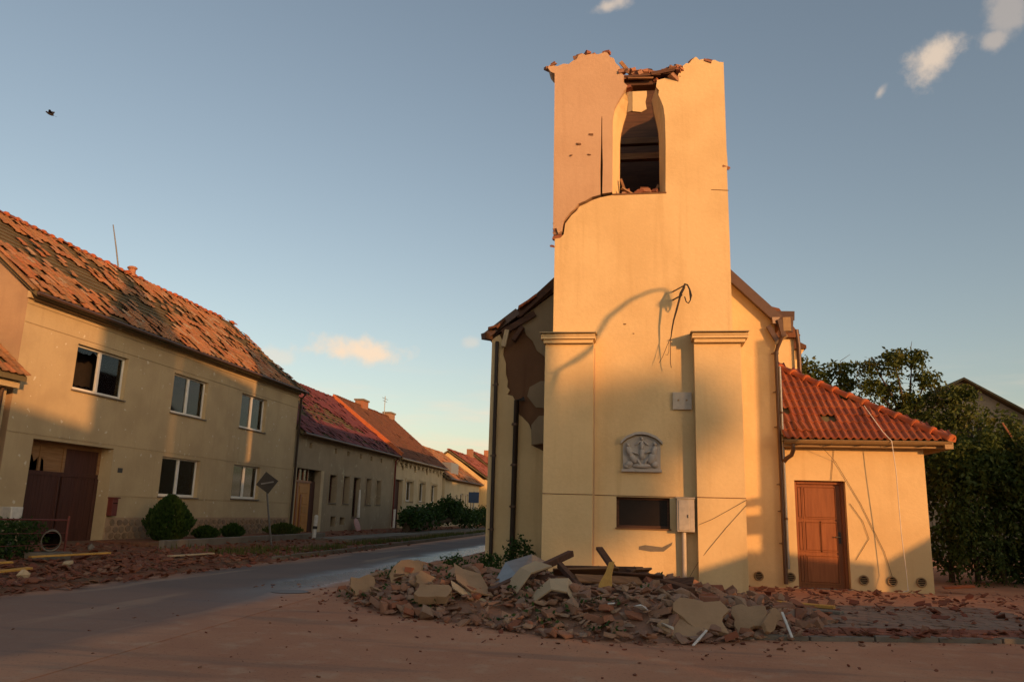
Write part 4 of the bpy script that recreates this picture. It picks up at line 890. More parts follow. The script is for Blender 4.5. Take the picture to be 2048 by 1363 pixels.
# lower houses further off
def far_house(name, label, y0, y1, x, eave, rx, rz, wallm, roofm, wins, front=None, chim=None):
    h = thing(name, (x,(y0+y1)/2,0), label, 'house', 'houses along the left side of the street')
    def mp(u, v, d): return (x-d, u, v)
    mb = MB(); wall_grid(mb, y0, y1, 0, eave, wins, mp, 0, .3); part(mb, 'front_wall', wallm, h)
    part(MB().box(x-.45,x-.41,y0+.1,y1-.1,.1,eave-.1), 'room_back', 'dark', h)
    for (a,b,c,e) in wins:
        wn = part(MB().box(x-.2,x-.15,a,b,c,c+.08).box(x-.2,x-.15,a,b,e-.08,e).box(x-.2,x-.15,a,a+.08,c+.08,e-.08).box(x-.2,x-.15,b-.08,b,c+.08,e-.08), 'window', 'white', h)
        part(MB().box(x-.18,x-.17,a+.08,b-.08,c+.08,e-.08), 'pane', 'glass', wn)
    bx = 2*rx-x
    for yy in (y0, y1-.3): part(MB().prism([[(x-.31,0),(x-.31,eave-.1),(rx,rz-.2),(bx,eave-.1),(bx,0)]], XZ, yy+.001, yy+.3), 'gable_wall', wallm, h)
    r = slope_deck(h, (x+.35,eave-.05), (rx,rz), (bx-.3,eave-.05), y0-.2, y1+.2)
    tiled_slope(h, r, (x+.33,eave-.02), (rx+.03,rz+.02), y0-.2, y1+.2, roofm, lambda y,s: .04+max(0,noise.noise(Vector((y*.6,s*4,y0)))-.1)*.9, 0, .3, .4)
    ridge_run(r, rx, rz+.02, y0-.2, y1+.2, roofm)
    part(MB().tube([(x+.42,y0,eave-.08),(x+.42,y1,eave-.08)],.07,6), 'gutter', 'gutter', h)
    if chim: c = part(MB().box(rx-.3,rx+.3,chim-.4,chim+.4,rz-.5,rz+.9), 'chimney', 'brick', h)
    return h
h4 = far_house('low_beige_house', 'low beige house with patched orange roof behind the fallen branches', 62.5, 76.5, -15.3, 4.0, -19.2, 6.9, 'h4', 'tile1', [(68.2,69.6,1.5,2.9),(70.4,71.6,1.5,2.9),(72.6,74,1.2,2.9)])
part(MB().box(-16.4,-15.6,65.6,68.4,4.0,5.4), 'dormer', 'metal', h4)
far_house('yellow_house', 'yellow house with orange tiles and lit wall at the street end', 76.9, 90, -14.6, 4.5, -18.6, 7.3, 'h5', 'tile_annex', [(79,80.4,1.6,3.2),(83,84.4,1.6,3.2)], chim=87)
far_house('end_house', 'red-roofed house closing the far end of the street', 90.4, 108, -15.0, 4.8, -19.2, 8.2, 'h4', 'tile_annex', [(93,94.5,1.6,3.2),(98,99.5,1.6,3.2)], chim=100)
wh = thing('white_gabled_house', (-9,118,0), 'white-walled house seen past the church corner at street end', 'house', 'houses along the left side of the street')
part(MB().prism([[(-15,0),(-15,4.4),(-10,7.4),(-5,4.4),(-5,0)]], XZ, 112, 122), 'wall', 'white', wh); part(MB().prism([[(-15.6,4.05),(-10,7.45),(-4.4,4.05),(-4.4,4.25),(-10,7.7),(-15.6,4.25)]], XZ, 111.6, 122.4), 'roof', 'tile_annex', wh)
for x in (-13,-10.3,-7.6): part(MB().box(x,x+1.2,111.97,112.01,1.5,3.1), 'window', 'dark', wh)

# grey gable house behind the trees on the right
GH = thing('grey_gable_house', (15,40,0), 'grey unpainted gable house behind the trees at right', 'house')
part(MB().prism([[(10,0),(10,5.2),(15.1,8.05),(21,4.45),(21,0)]], XZ, 40, 49), 'wall', 'greyhouse', GH)
part(MB().prism([[(9.6,5.0),(15.1,8.1),(21.6,4.15),(21.6,4.25),(15.1,8.2),(9.6,5.1)]], XZ, 39.6, 49.4), 'roof', 'deck', GH)
gw = part(MB().box(14.75,16.15,39.955,39.999,5.35,6.0), 'window', 'dark', GH); part(MB().box(14.75,16.15,39.94,39.954,5.35,5.4).box(14.75,16.15,39.94,39.954,5.95,6.0).box(15.4,15.46,39.94,39.954,5.4,5.95), 'window_frame', 'metal', gw)
part(MB().box(15.35,15.6,39.97,39.999,7.1,7.5), 'gable_vent', 'dark', GH)
# ---------------------------------------------------------------- rubble before the tower
YFR = [(-5.6,14.2),(-5.0,13.0),(-4.7,12.4),(-3.44,10.74),(-2.3,10.1),(-1,9.4),(.1,9.25),(.94,9.65),(1.9,10.1),(2.4,10.7),(3,11.5)]
def yfr(x):
    for a, b in zip(YFR, YFR[1:]):
        if a[0] <= x <= b[0]: return a[1]+(b[1]-a[1])*(x-a[0])/(b[0]-a[0])
    return 99
def sm01(t): t = max(0,min(1,t)); return t*t*(3-2*t)
def mound(x, y):
    d = y-yfr(x)
    if d < -.4: return 0
    H = .40*sm01((x+5.2)/1.5)*(1-sm01((x-.1)/2.1)*.85)
    h = H*sm01((d+.25)/1.7)*(1-.55*sm01((y-13.2)/2.4))
    return max(0, h+.05*noise.noise(Vector((x*2.1,y*2.1,.3)))*sm01(d/.6))
mb = MB(); nx, ny_ = 84, 78
for i in range(nx+1):
    for j in range(ny_+1):
        x = -5.4+8.2*i/nx; y = 9.0+6.9*j/ny_; h = mound(x,y); mb.v.append((x,y,h+.03*noise.noise(Vector((x*6,y*6,1)))-.035 if h > .012 else -.06))
for i in range(nx):
    for j in range(ny_): a = i*(ny_+1)+j; mb.f.append((a,a+ny_+1,a+ny_+2,a+1)); mb.sm.append(True)
tag(mb.build('rubble_mound', M['mound'], recalc=False), 'heap of red brick dust and crumbled mortar before the tower', 'rubble', kind='stuff')
def hull(rg, size, n=11):
    b = bmesh.new()
    for k in range(n):
        p = Vector((rg.uniform(-1,1),rg.uniform(-1,1),rg.uniform(-1,1)))
        m = max(abs(p.x),abs(p.y),abs(p.z)); p = p/m*rg.uniform(.75,1)
        b.verts.new((p.x*size[0]/2,p.y*size[1]/2,p.z*size[2]/2))
    r = bmesh.ops.convex_hull(b, input=b.verts); bmesh.ops.delete(b, geom=[v for v in b.verts if not v.link_faces], context='VERTS')
    b.verts.index_update(); mbx = MB(); mbx.add([v.co.copy() for v in b.verts], [tuple(v.index for v in f.verts) for f in b.faces]); b.free(); return mbx
chunks = [hull(random.Random(100+k), (rnd.uniform(.8,1.2),rnd.uniform(.6,1),rnd.uniform(.45,.8)), 13) for k in range(9)]
bricks_b = [MB().obox((0,0,0),(.25*(1 if k < 3 else .6),.12,.07),None,.09,random.Random(60+k)) for k in range(5)]
def mesh_of(mb, name, mat): o = mb.build(name, M[mat]); me = o.data; col.objects.unlink(o); bpy.data.objects.remove(o); return me
chunk_me = [mesh_of(c,'rubble_chunk','rubble') for c in chunks]; brick_me = [mesh_of(c,'brick','brick') for c in bricks_b]
def put(name, me, mw, label, cat, group): return tag(inst(name, me, None, mw), label, cat, group)
def zone(x): return 'left end beside the wet road' if x < -3.2 else 'left of the pale sheets' if x < -1.9 else 'around the dark beams before the tower' if x < .1 else 'right end before the buttress'
def rot(): return Euler((rnd.uniform(-.5,.5),rnd.uniform(-.5,.5),rnd.uniform(0,6.28))).to_matrix().to_4x4()
def sample(): 
    while True:
        x = rnd.uniform(-5.0,2.5); y = rnd.uniform(9.1,15.3)
        if -2.4 < x < .55 and 10.15 < y < 12.6 and rnd.random() < .72: continue
        if y > yfr(x)-.05 and mound(x,y) > .015 and rnd.random() < (1 if y < 13.2 else .4): return x, y
for i in range(185):
    x, y = sample(); s = rnd.choice((.10,.12,.15,.17,.2,.25)); z = mound(x,y)
    put('rubble_chunk', rnd.choice(chunk_me), Matrix.Translation((x,y,z+s*.22)) @ rot() @ Matrix.Scale(s,4), 'jagged lump of masonry in the heap, '+zone(x), 'rubble', 'masonry lumps in the heap')
for i in range(95):
    x, y = sample(); z = mound(x,y)
    put('brick', rnd.choice(brick_me), Matrix.Translation((x,y,z+.04)) @ rot(), 'red brick or half brick in the heap, '+zone(x), 'brick', 'bricks in the heap')
def sample2():
    while True:
        x = rnd.uniform(-5.0,2.5); y = rnd.uniform(9.1,15.3)
        if y > yfr(x)-.05 and mound(x,y) > .012 and rnd.random() < (1 if y < 12.6 else .4): return x, y
def scatter(name, n, smp, zf, s0, s1, mat, label, cat):
    mb = MB()
    for i in range(n):
        x, y = smp(); c = rnd.choice(chunks); s = s0+(s1-s0)*rnd.random()**2; fl = rnd.uniform(.35,.8); Mx = Matrix.Translation((x,y,zf(x,y)+s*.15)) @ rot() @ Matrix.Diagonal((s*rnd.uniform(.8,1.6),s,s*fl,1))
        mb.add([Mx @ Vector(v) for v in c.v], c.f)
    return tag(mb.build(name, M[mat], recalc=False), label, cat, kind='stuff')
scatter('rubble_grit', 3600, sample2, mound, .03,.17,'rubble','small crumbs of brick and mortar strewn through the heap','rubble')
def apron():
    while True:
        x = rnd.uniform(-6.5,4.5); y = yfr(max(-5.5,min(2.9,x)))-abs(rnd.gauss(0,.55))+.1
        if y > 6: return x, y
scatter('road_grit', 300, apron, lambda x,y: 0, .008,.075,'shard','loose brick crumbs scattered on the road edge by the heap','rubble')
def fore():
    while True:
        x = rnd.uniform(-7,5); y = rnd.uniform(6.5,13)
        if x < -5 or y < yfr(max(-5.5,min(2.9,x))): return x, y
scatter('dust_grit', 150, fore, lambda x,y: 0, .006,.05,'shard','tiny brown crumbs scattered over the dusty foreground','rubble')
# big recognisable pieces
def slab(pts, th, loc, eul, mat, label, name='plaster_slab', cat='slab'):
    mb = MB().prism([pts], lambda u,v,d: (u,v,d), 0, th)
    o = mb.build(name, M[mat], None, Matrix.Translation(loc) @ Euler([R(a) for a in eul]).to_matrix().to_4x4(), bevel=.006); return tag(o, label, cat)
def irr(w_, h_, seed, n=9, j=.25):
    n += 5
    rg = random.Random(seed); out = []
    for i in range(n):
        a = 2*math.pi*i/n; r = 1+rg.uniform(-j,j); c, s = math.cos(a), math.sin(a); q = max(abs(c),abs(s)); out.append((w_/2*c/q*r, h_/2*s/q*r))
    return out
slab(irr(.60,.46,1), .06, (.70,10.0,.22), (38,6,12), 'slab_tan', 'large tan plaster slab leaning at the right of the heap')
slab(irr(.36,.36,2), .05, (1.28,10.25,.20), (42,-14,-8), 'slab_tan', 'cream slab forming the left side of a tent at the heap end')
slab(irr(.15,.42,3,8,.1), .06, (1.50,10.2,.19), (40,48,4), 'slab_tan', 'narrow cream slab propped as the right side of the tent')
slab(irr(.55,.42,14), .05, (.50,9.75,.10), (24,-4,30), 'slab_tan', 'smaller tan slab lying at the foot of the large tan one')
slab(irr(.46,.46,4,7), .07, (-3.45,12.1,.42), (55,12,-20), 'slab_tan', 'upright yellowish stone block at the left crest of the heap')
slab(irr(.46,.26,5,9,.12), .12, (-2.72,10.75,.22), (30,0,10), 'slab_tan', 'rounded yellow stone at the left front of the heap')
slab(irr(.34,.30,6), .08, (-4.15,12.0,.20), (50,-10,35), 'slab_tan', 'tan stone slab at the far left end of the heap')
slab(irr(.30,.26,16), .07, (-3.05,11.5,.34), (35,20,5), 'slab_tan', 'small tan slab between the two yellow stones')
def sheet3(name, grid, th, mat, label, cat='sheet'):
    mb = MB(); n, m = len(grid), len(grid[0]); vs = [Vector(p) for r in grid for p in r]; off = Vector((0,.012,-th))
    mb.add(vs+[v+off for v in vs], [(i*m+j,(i+1)*m+j,(i+1)*m+j+1,i*m+j+1) for i in range(n-1) for j in range(m-1)]+[(n*m+i*m+j,n*m+i*m+j+1,n*m+(i+1)*m+j+1,n*m+(i+1)*m+j) for i in range(n-1) for j in range(m-1)])
    N = n*m; bd = [j for j in range(m)]+[i*m+m-1 for i in range(1,n)]+[(n-1)*m+j for j in range(m-2,-1,-1)]+[i*m for i in range(n-2,0,-1)]
    mb.add(vs+[v+off for v in vs], [(a,b,b+N,a+N) for a, b in zip(bd, bd[1:]+bd[:1])])
    return tag(mb.build(name, M[mat], bevel=0), label, cat)
sheet3('crumpled_sheet', [[(-1.78,11.05,0.428),(-1.62,11.15,0.630),(-1.42,11.25,0.725)],[(-1.58,10.65,0.350),(-1.42,10.8,0.596),(-1.17,11.0,0.680)]], .02, 'slab', 'pale crumpled board folded at the middle of the heap')
sheet3('crumpled_sheet', [[(-1.47,10.55,0.126),(-1.36,10.6,0.361),(-1.16,10.65,0.540),(-0.92,10.72,0.552),(-0.72,10.7,0.339)],[(-1.46,10.2,0.137),(-1.30,10.25,0.294),(-1.10,10.3,0.440),(-0.90,10.3,0.417),(-0.74,10.25,0.182)]], .02, 'slab', 'arched pale sheet with a dark hollow below the dark beam')
sheet3('crumpled_sheet', [[(-2.66,11.6,0.630),(-2.50,11.5,0.563),(-2.20,11.3,0.518)],[(-2.46,10.95,0.451),(-2.22,10.75,0.339),(-1.90,10.65,0.294)]], .02, 'slab_tan', 'bent tan sheet with a pale edge left of the folded board')
sheet3('crumpled_sheet', [[(-2.55,11.0,0.440),(-2.20,10.82,0.283),(-1.92,10.62,0.227)],[(-2.50,10.9,0.350),(-2.12,10.70,0.182),(-1.88,10.55,0.137)]], .02, 'slab', 'long pale strip below the bent tan sheet')
sheet3('roof_felt', [[(-1.95,11.9,0.652),(-1.60,12.2,0.764),(-1.30,12.2,0.630)],[(-2.05,11.3,0.316),(-1.70,11.4,0.518),(-1.50,11.45,0.518)]], .015, 'metal', 'bluish grey sheet of roofing lying behind the diagonal beam')
def plank(name, a, b, wd, th, mat, label, cat='beam', up=(0,0,1)):
    return tag(MB().bar(a,b,wd,th,up).build(name, M[mat], bevel=.006), label, cat)
plank('roof_beam', (-1.02,12.3,0.79),(-1.95,10.75,0.33), .10,.09,'timber','long dark beam rising diagonally to the tower left corner')
plank('roof_beam', (-1.2,12.3,0.55),(.05,12.35,0.57), .14,.12,'timber','dark horizontal beam on the crest before the tower wall')
plank('roof_beam', (-.15,12.2,0.55),(.66,11.2,0.39), .16,.13,'timber','dark beam sloping down right from the crest')
plank('roof_beam', (-1.15,11.9,0.64),(-.62,10.6,0.31), .08,.08,'timber','dark beam sloping over the arched sheet')
plank('roof_beam', (-.64,13.1,0.85),(-.32,12.2,0.51), .11,.05,'timber','short dark board standing up against the tower wall','board')
plank('split_board', (-1.25,12.0,0.53),(-.3,12.0,0.59), .20,.03,'timber2','brown split board lying across the crest','board',(0,.5,.9))
plank('split_board', (-1.15,11.6,0.43),(-.25,11.7,0.46), .22,.03,'timber2','brown split board below the crest beam','board',(0,.6,.8))
plank('split_board', (-.45,11.75,0.51),(.32,11.7,0.49), .24,.03,'timber','wide dark board at the right of the crest','board',(0,.7,.7))
plank('split_board', (-.1,11.9,0.59),(.12,12.2,0.59), .16,.03,'timber2','short brown board end on the crest','board',(0,.7,.7))
rgb = random.Random(88)
for i, lab in enumerate(('uppermost dark plank end on the crest', 'dark plank lying flat left of the yellow board', 'dark plank just right of the yellow board', 'dark broken plank low under the crest beam', 'charred looking plank near the right buttress foot', 'narrow dark batten crossing the crest', 'dark plank tilted towards the road', 'short dark plank at the right end of the crest')):
    x = -1.05+i*.21; y = 11.2+rgb.uniform(0,.9); a = rgb.uniform(-.5,.5); L = rgb.uniform(.5,.95)
    plank('broken_plank', (x-L/2*math.cos(a),y-L/2*math.sin(a),.40+rgb.uniform(-.05,.12)), (x+L/2*math.cos(a),y+L/2*math.sin(a),.42+rgb.uniform(-.08,.14)), rgb.uniform(.10,.2), .035, rgb.choice(('timber','timber','timber2')), lab, 'plank', (rgb.uniform(-.3,.3),-.5,.8))
tag(MB().prism([[(-.07,-.36),(-.085,.05),(-.045,.22),(-.035,.40),(.035,.42),(.05,.20),(.09,.05),(.06,-.34)]], lambda u,v,d: (u,v,d), 0, .03).build('yellow_board', M['yellow'], None, Matrix.Translation((-.46,11.0,.42)) @ Euler((R(50),R(4),R(-14))).to_matrix().to_4x4(), bevel=.004), 'bright yellow splintered board sticking up from the heap', 'board')
plank('yellow_board', (2.12,13.7,.09),(2.93,13.3,.09), .12,.05,'yellow','long yellow board lying flat on the pavement by the annex','board')
plank('grey_board', (2.0,13.2,.075),(2.9,12.7,.075), .2,.04,'concrete','grey board lying beside the yellow one on the pavement','board')
plank('white_lath', (.56,9.22,.02),(.74,9.7,.12), .03,.02,'white','thin white lath poking from the front of the heap','lath')
plank('orange_board', (6.2,18.3,.10),(6.75,18.2,.16), .3,.04,'ridge','orange board lying beside the annex right corner','board')
plank('white_lath', (1.72,10.0,.05),(1.66,10.25,.30), .03,.02,'white','short white lath beside the tent of slabs','lath')
for (x,y,s,lab) in ((.02,9.95,.22,'pale fragment of plaster near the heap front, left of the tan slab'),(-.35,10.1,.14,'small white plaster fragment left of the pale ones'),(.30,9.62,.18,'white fragment at the foot of the heap')):
    tag(inst('plaster_fragment', mesh_of(hull(random.Random(int(x*100)+7),(1,.7,.3)),'plaster_fragment','white'), None, Matrix.Translation((x,y,mound(x,y)+.06)) @ rot() @ Matrix.Scale(s,4)), lab, 'fragment')

# ---------------------------------------------------------------- tile litter left and right
def shard_mesh(seed):
    rg = random.Random(seed); n = rg.choice((4,5,5,6)); pts = [(math.cos(2*math.pi*i/n+rg.uniform(-.3,.3))*rg.uniform(.6,1), math.sin(2*math.pi*i/n+rg.uniform(-.3,.3))*rg.uniform(.45,.8)) for i in range(n)]
    return MB().prism([pts], lambda u,v,d: (u,v,d+.12*u*u), -.06, .06)
shards = [shard_mesh(k) for k in range(8)]; shard_me = [mesh_of(s,'tile_shard','shard') for s in shards]
def left():
    while True:
        y = 9+abs(rnd.gauss(0,9)); x = rnd.uniform(-14.9,-8.7)
        if y < 34 and not (x < -13.2 and y > 21.3) and rnd.random() < (1 if x > -12.6 else .5): return x, y
def gz(x, y): return vz(x,y) if x < -9.1 else .02
for i in range(170):
    x, y = left(); s = rnd.uniform(.07,.19)
    put('tile_shard', rnd.choice(shard_me), Matrix.Translation((x,y,gz(x,y)+.02+rnd.uniform(0,.03))) @ rot() @ Matrix.Scale(s,4), 'broken roof tile on the left verge, '+('before the hedge and fence' if y < 16 else 'before the maroon gate' if y < 21 else 'before the conifer and low shrubs' if y < 28 else 'beyond the leaning sign'), 'tile shard', 'broken tiles on the left verge')
def shard_field(name, n, smp, zf, s0, s1, label):
    mb = MB()
    for i in range(n):
        x, y = smp(); c = rnd.choice(shards); s = rnd.uniform(s0,s1); Mx = Matrix.Translation((x,y,zf(x,y)+.012+rnd.uniform(0,.02))) @ rot() @ Matrix.Scale(s,4)
        mb.add([Mx @ Vector(v) for v in c.v], c.f)
    tag(mb.build(name, M['shard'], recalc=False), label, 'tile shards', kind='stuff')
shard_field('tile_litter', 2600, left, gz, .03,.11, 'litter of crushed red roof tiles covering the left verge')
def left2():
    y = rnd.uniform(26,60); return rnd.gauss(-13.6,.9), y
shard_field('tile_litter', 500, left2, gz, .04,.12, 'tile crumbs along the foot of the farther left houses')
def right():
    while True:
        x = rnd.uniform(1.9,9.5); y = rnd.uniform(11.2,17.3)
        if y > 10.4+.28*(x-2) and rnd.random() < .35+.65*sm01((y-11.5)/2.5) and x/y < .46: return x, y
for i in range(95):
    x, y = right(); s = rnd.uniform(.05,.14)
    put('tile_shard', rnd.choice(shard_me), Matrix.Translation((x,y,.075)) @ rot() @ Matrix.Scale(s,4), 'broken red tile on the annex pavement, '+('near the kerb' if y < 13.3 else 'before the door' if x < 4.4 else 'right of the door'), 'tile shard', 'broken tiles on the annex pavement')
shard_field('tile_litter', 330, right, lambda x,y: .055, .02,.07, 'crumbs of red tile strewn on the pavement before the annex')
def kerbside(): s = rnd.uniform(.2,5); x, y, a = kpt(s); return x+rnd.gauss(0,.1), y+rnd.gauss(.1,.18)
shard_field('tile_litter', 160, kerbside, lambda x,y: .05, .03,.10, 'tile crumbs gathered along the pavement kerb')
for (a,b,wd,m,lab) in (((-12.2,14.9,.22),(-11.5,16.4,.26),.14,'yellow','long yellow board on the verge before the maroon gate'),((-10.5,11.6,.16),(-10.2,12.5,.22),.16,'yellow','short yellow board near the left picture edge'),((-11.3,12.0,.25),(-10.9,12.9,.27),.12,'yellow','yellow board lying behind the short one at the left edge'),
    ((-10.7,11.55,.08),(-10.35,11.75,.2),.06,'white','white lath leaning on the yellow boards at the left edge'),((-11.0,17.9,.14),(-10.6,19.2,.16),.12,'slab','pale board on the verge before the conifer'),((-10.4,16.6,.12),(-10.2,17.5,.13),.08,'timber2','brown lath on the verge before the conifer'),((-12.6,15.4,.2),(-12.4,16.3,.22),.2,'metal','blue-grey sheet behind the long yellow board')):
    plank('litter_board', a, b, wd, .035, m, lab, 'board')
plank('brick_slab', (-12.6,13.3,.24),(-12.35,13.9,.27), .28,.14,'terracotta','pink block lying on the verge below the hedge','block')
for (x,y,s,lab) in ((-9.95,12.1,.22,'cream rounded lump near the road at the left edge'),(-11.1,14.6,.2,'cream lump beside the long yellow board'),(-13.6,18.6,.2,'grey stone by the foot of the gate')):
    tag(inst('plaster_lump', mesh_of(hull(random.Random(int(-x*10)),(1,.8,.7),16),'plaster_lump','slab' if x > -13 else 'concrete'), None, Matrix.Translation((x,y,gz(x,y)+.06)) @ rot() @ Matrix.Scale(s,4)), lab, 'lump')

# ---------------------------------------------------------------- plants
def leaf(mb, p, s, rg, droop=.2, asp=.55):
    d = Vector((rg.gauss(0,1),rg.gauss(0,1),rg.gauss(0,.7)-droop)); d.normalize(); n = Vector((rg.gauss(0,1),rg.gauss(0,1),rg.gauss(0,1)))
    x = d.cross(n)
    if x.length < 1e-3: return
    x.normalize(); n = x.cross(d); k = len(mb.v); p = Vector(p)
    mb.v += [tuple(p), tuple(p+d*s*.5+x*s*asp*.5+n*s*.06), tuple(p+d*s), tuple(p+d*s*.5-x*s*asp*.5+n*s*.06)]
    mb.f.append((k,k+1,k+2,k+3)); mb.sm.append(False)
def clump(mb, c, r, n, s, rg, droop=.2, shell=.35):
    for i in range(n):
        d = Vector((rg.gauss(0,1),rg.gauss(0,1),rg.gauss(0,1))).normalized(); q = r if isinstance(r,(tuple,list)) else (r,r,r); t = (shell+(1-shell)*rg.random()**.6)*rg.uniform(.8,1.12)
        leaf(mb, Vector(c)+Vector((d.x*q[0],d.y*q[1],d.z*q[2]))*t, s*rg.uniform(.6,1.25), rg, droop)
def strand(mb, p, L, n, s, rg, out=.25):
    a = rg.uniform(0,6.28); o = rg.uniform(.1,out)
    for i in range(n):
        t = i/n; q = Vector(p)+Vector((math.cos(a)*o*math.sin(min(1,t*2)*1.57), math.sin(a)*o*math.sin(min(1,t*2)*1.57), .12*math.sin(min(1,t*3)*3.14)-L*t*t*.8-L*.2*t))
        leaf(mb, q+Vector((rg.gauss(0,.05),rg.gauss(0,.05),0)), s*rg.uniform(.6,1.2), rg, .9, .5)
def tree(name, loc, label, cat, clusters, trunk_top, nl, s, seed, mat='leaf', strands=6, sl=(.5,1.1), tr=.14, group=None):
    rg = random.Random(seed); t = thing(name, loc, label, cat, group); mb = MB(); wood = MB(); tt = Vector(trunk_top)
    wood.tube([loc, (Vector(loc)*.5+tt*.5)+Vector((.12,0,0)), tt], [tr,tr*.8,tr*.55], 8)
    for (x,y,z,r) in clusters:
        c = Vector((x,y,z)); m = tt.lerp(c,.5)+Vector((0,0,.25)); wood.tube([tt,m,c,c+Vector((rg.uniform(-.3,.3),0,-.2))],[tr*.4,tr*.25,tr*.14,.01],5)
        clump(mb, c, (r,r,r*.75), int(nl*r*r), s, rg)
        for k in range(strands): strand(mb, c+Vector((rg.uniform(-r,r),rg.uniform(-r,r),rg.uniform(0,r*.5))), rg.uniform(*sl), int(34*rg.uniform(.6,1.2)), s*.9, rg)
    for k in range(5):
        c = Vector(rg.choice(clusters)[:3]); wood.tube([c,c+Vector((rg.uniform(-.4,.4),0,.3)),c+Vector((rg.uniform(-.7,.7),0,rg.uniform(.2,.6)))],[.02,.012,.005],4)
    part(wood, 'trunk', 'bark', t); part(mb, 'crown', mat, t, recalc=False); return t
tree('weeping_tree', (8.3,26,0), 'storm-thinned weeping tree with see-through crown behind the annex hip', 'tree',
  [(7.35,26,6.15,.42),(7.85,25.8,6.4,.42),(8.45,26,6.45,.40),(7.15,26,5.55,.30),(7.75,26.2,5.45,.38),(8.75,25.8,5.75,.36),(8.3,25.9,5.05,.45),(9.2,25.6,5.15,.5),(9.65,25.4,5.25,.34),(9.45,25.4,4.5,.6),(8.6,25.6,4.35,.65),(7.7,25.8,4.4,.6),(7.1,26,4.6,.45),(9.0,25.4,3.6,.8),(7.9,25.5,3.6,.8)], (8.2,26,3.9), 1250, .15, 21, strands=11, sl=(.5,1.3))
tree('weeping_tree', (5.8,27.4,0), 'smaller weeping tree between the church wing and the taller tree', 'tree',
  [(4.85,27,6.45,.42),(5.35,27,6.35,.5),(5.8,27,6.0,.45),(6.55,27,6.25,.42),(6.75,27,5.8,.32),(5.2,27,5.7,.6),(6.1,27,5.4,.55),(6.6,27,5.1,.4)], (5.7,27.3,4.6), 1350, .15, 22, strands=12, sl=(.6,1.4))
rg = random.Random(31); hd = thing('overgrown_hedge', (8.6,21.5,0), 'tall dark overgrown hedge with drooping leafy sprays right of the annex', 'hedge'); mb = MB(); wood = MB()
for i in range(46):
    x = rg.uniform(7.4,12.5); top = 3.5+.35*math.sin(x*2.3)-.25*max(0,x-9.2); z = rg.uniform(.5,top); y = 21.2+rg.uniform(-.5,1.4)+(.25*z-.5)*-.2
    clump(mb, (x,y,z), (.7,.6,.6), 620, .14, rg, .5)
for i in range(230):
    x = rg.uniform(7.1,11.5); top = 3.75+.35*math.sin(x*2.3)-.25*max(0,x-9.2); z = rg.uniform(.9,top); strand(mb, (x,20.85+rg.uniform(-.4,.5),z), rg.uniform(.6,1.5), 55, .13, rg, .5)
for i in range(20): clump(mb, (rg.uniform(9,13),22.5+rg.uniform(0,2),rg.uniform(2,4.2)), (.7,.7,.6), 260, .14, rg, .5)
for i in range(9): x = 7.6+i*.6; wood.tube([(x,21.8,0),(x+rg.uniform(-.2,.2),21.7,1.5),(x+rg.uniform(-.4,.4),21.6,2.9)],[.07,.05,.02],6)
part(wood, 'stem', 'bark', hd); part(mb, 'foliage', 'leaf2', hd, recalc=False)
plank('torn_batten', (8.78,21.0,3.85),(9.0,20.9,3.32), .05,.04,'terracotta','short reddish batten stuck upright in the hedge foliage','batten')
def conifer(name, loc, h, r, n, label, seed, mat='leafd'):
    rg = random.Random(seed); t = thing(name, loc, label, 'shrub'); mb = MB()
    for i in range(n):
        u = rg.random(); z = h*u; rad = r*(math.sin(min(1,(u+.18)/.55)*1.57) if u < .37 else math.cos((u-.37)/.63*1.5))*rg.uniform(.55,1.05)*(1+.15*noise.noise(Vector((u*6,seed,0)))); a = rg.uniform(0,6.28)
        p = Vector((loc[0]+math.cos(a)*rad, loc[1]+math.sin(a)*rad, loc[2]+z)); k = Vector((math.cos(a)*.5,math.sin(a)*.5,.9))
        s = .11*rg.uniform(.6,1.3); x = k.cross(Vector((rg.gauss(0,1),rg.gauss(0,1),rg.gauss(0,1)))).normalized(); q = len(mb.v)
        mb.v += [tuple(p),tuple(p+k*s*.5+x*s*.3),tuple(p+k*s),tuple(p+k*s*.5-x*s*.3)]; mb.f.append((q,q+1,q+2,q+3)); mb.sm.append(False)
    part(MB().tube([loc,(loc[0],loc[1],loc[2]+h*.6)],[.05,.02],6), 'stem', 'bark', t); part(mb, 'foliage', mat, t, recalc=False)
conifer('conifer_shrub', (-14.2,22.9,.24), 1.30, .66, 5200, 'dense egg-shaped conifer before the two-storey house', 1)
conifer('low_shrub', (-14.2,25.1,.24), .36, .42, 1100, 'first low green shrub right of the conifer', 2)
conifer('low_shrub', (-14.2,26.9,.24), .42, .40, 1100, 'second low green shrub, farther from the conifer', 3)
conifer('low_shrub', (-14.3,31.2,.24), .40, .75, 1300, 'wide low shrub beside the oak door', 4, 'leaf')
rg = random.Random(51); hl = thing('garden_hedge', (-13.2,14.5,.1), 'clipped dark hedge behind a wire fence at the left edge', 'hedge'); mb = MB()
for i in range(7000):
    y = rg.uniform(11.5,16.0); leaf(mb, (-13.2+rg.uniform(-.55,.55),y,.12+rg.random()**.8*(.80+.06*math.sin(y*5))), .09*rg.uniform(.7,1.2), rg)
part(mb, 'foliage', 'leafd', hl, recalc=False)
fn = thing('wire_fence', (-12.4,14,.1), 'low rusty wire fence in front of the dark hedge', 'fence')
part(MB().tube([(-12.45,11.5,1.0),(-12.45,16.2,.93)],.018,6), 'rail', 'red', fn)
for y in (12.0,14.1,16.2): part(MB().tube([(-12.45,y,.05),(-12.45,y,1.02)],.025,6), 'post', 'red', fn)
part(MB().tube([(-12.45,11.5,.45),(-12.45,16.2,.42)],.006,4), 'wire', 'red', fn); part(MB().tube([(-12.45,11.5,.7),(-12.45,16.2,.66)],.006,4), 'wire', 'red', fn)
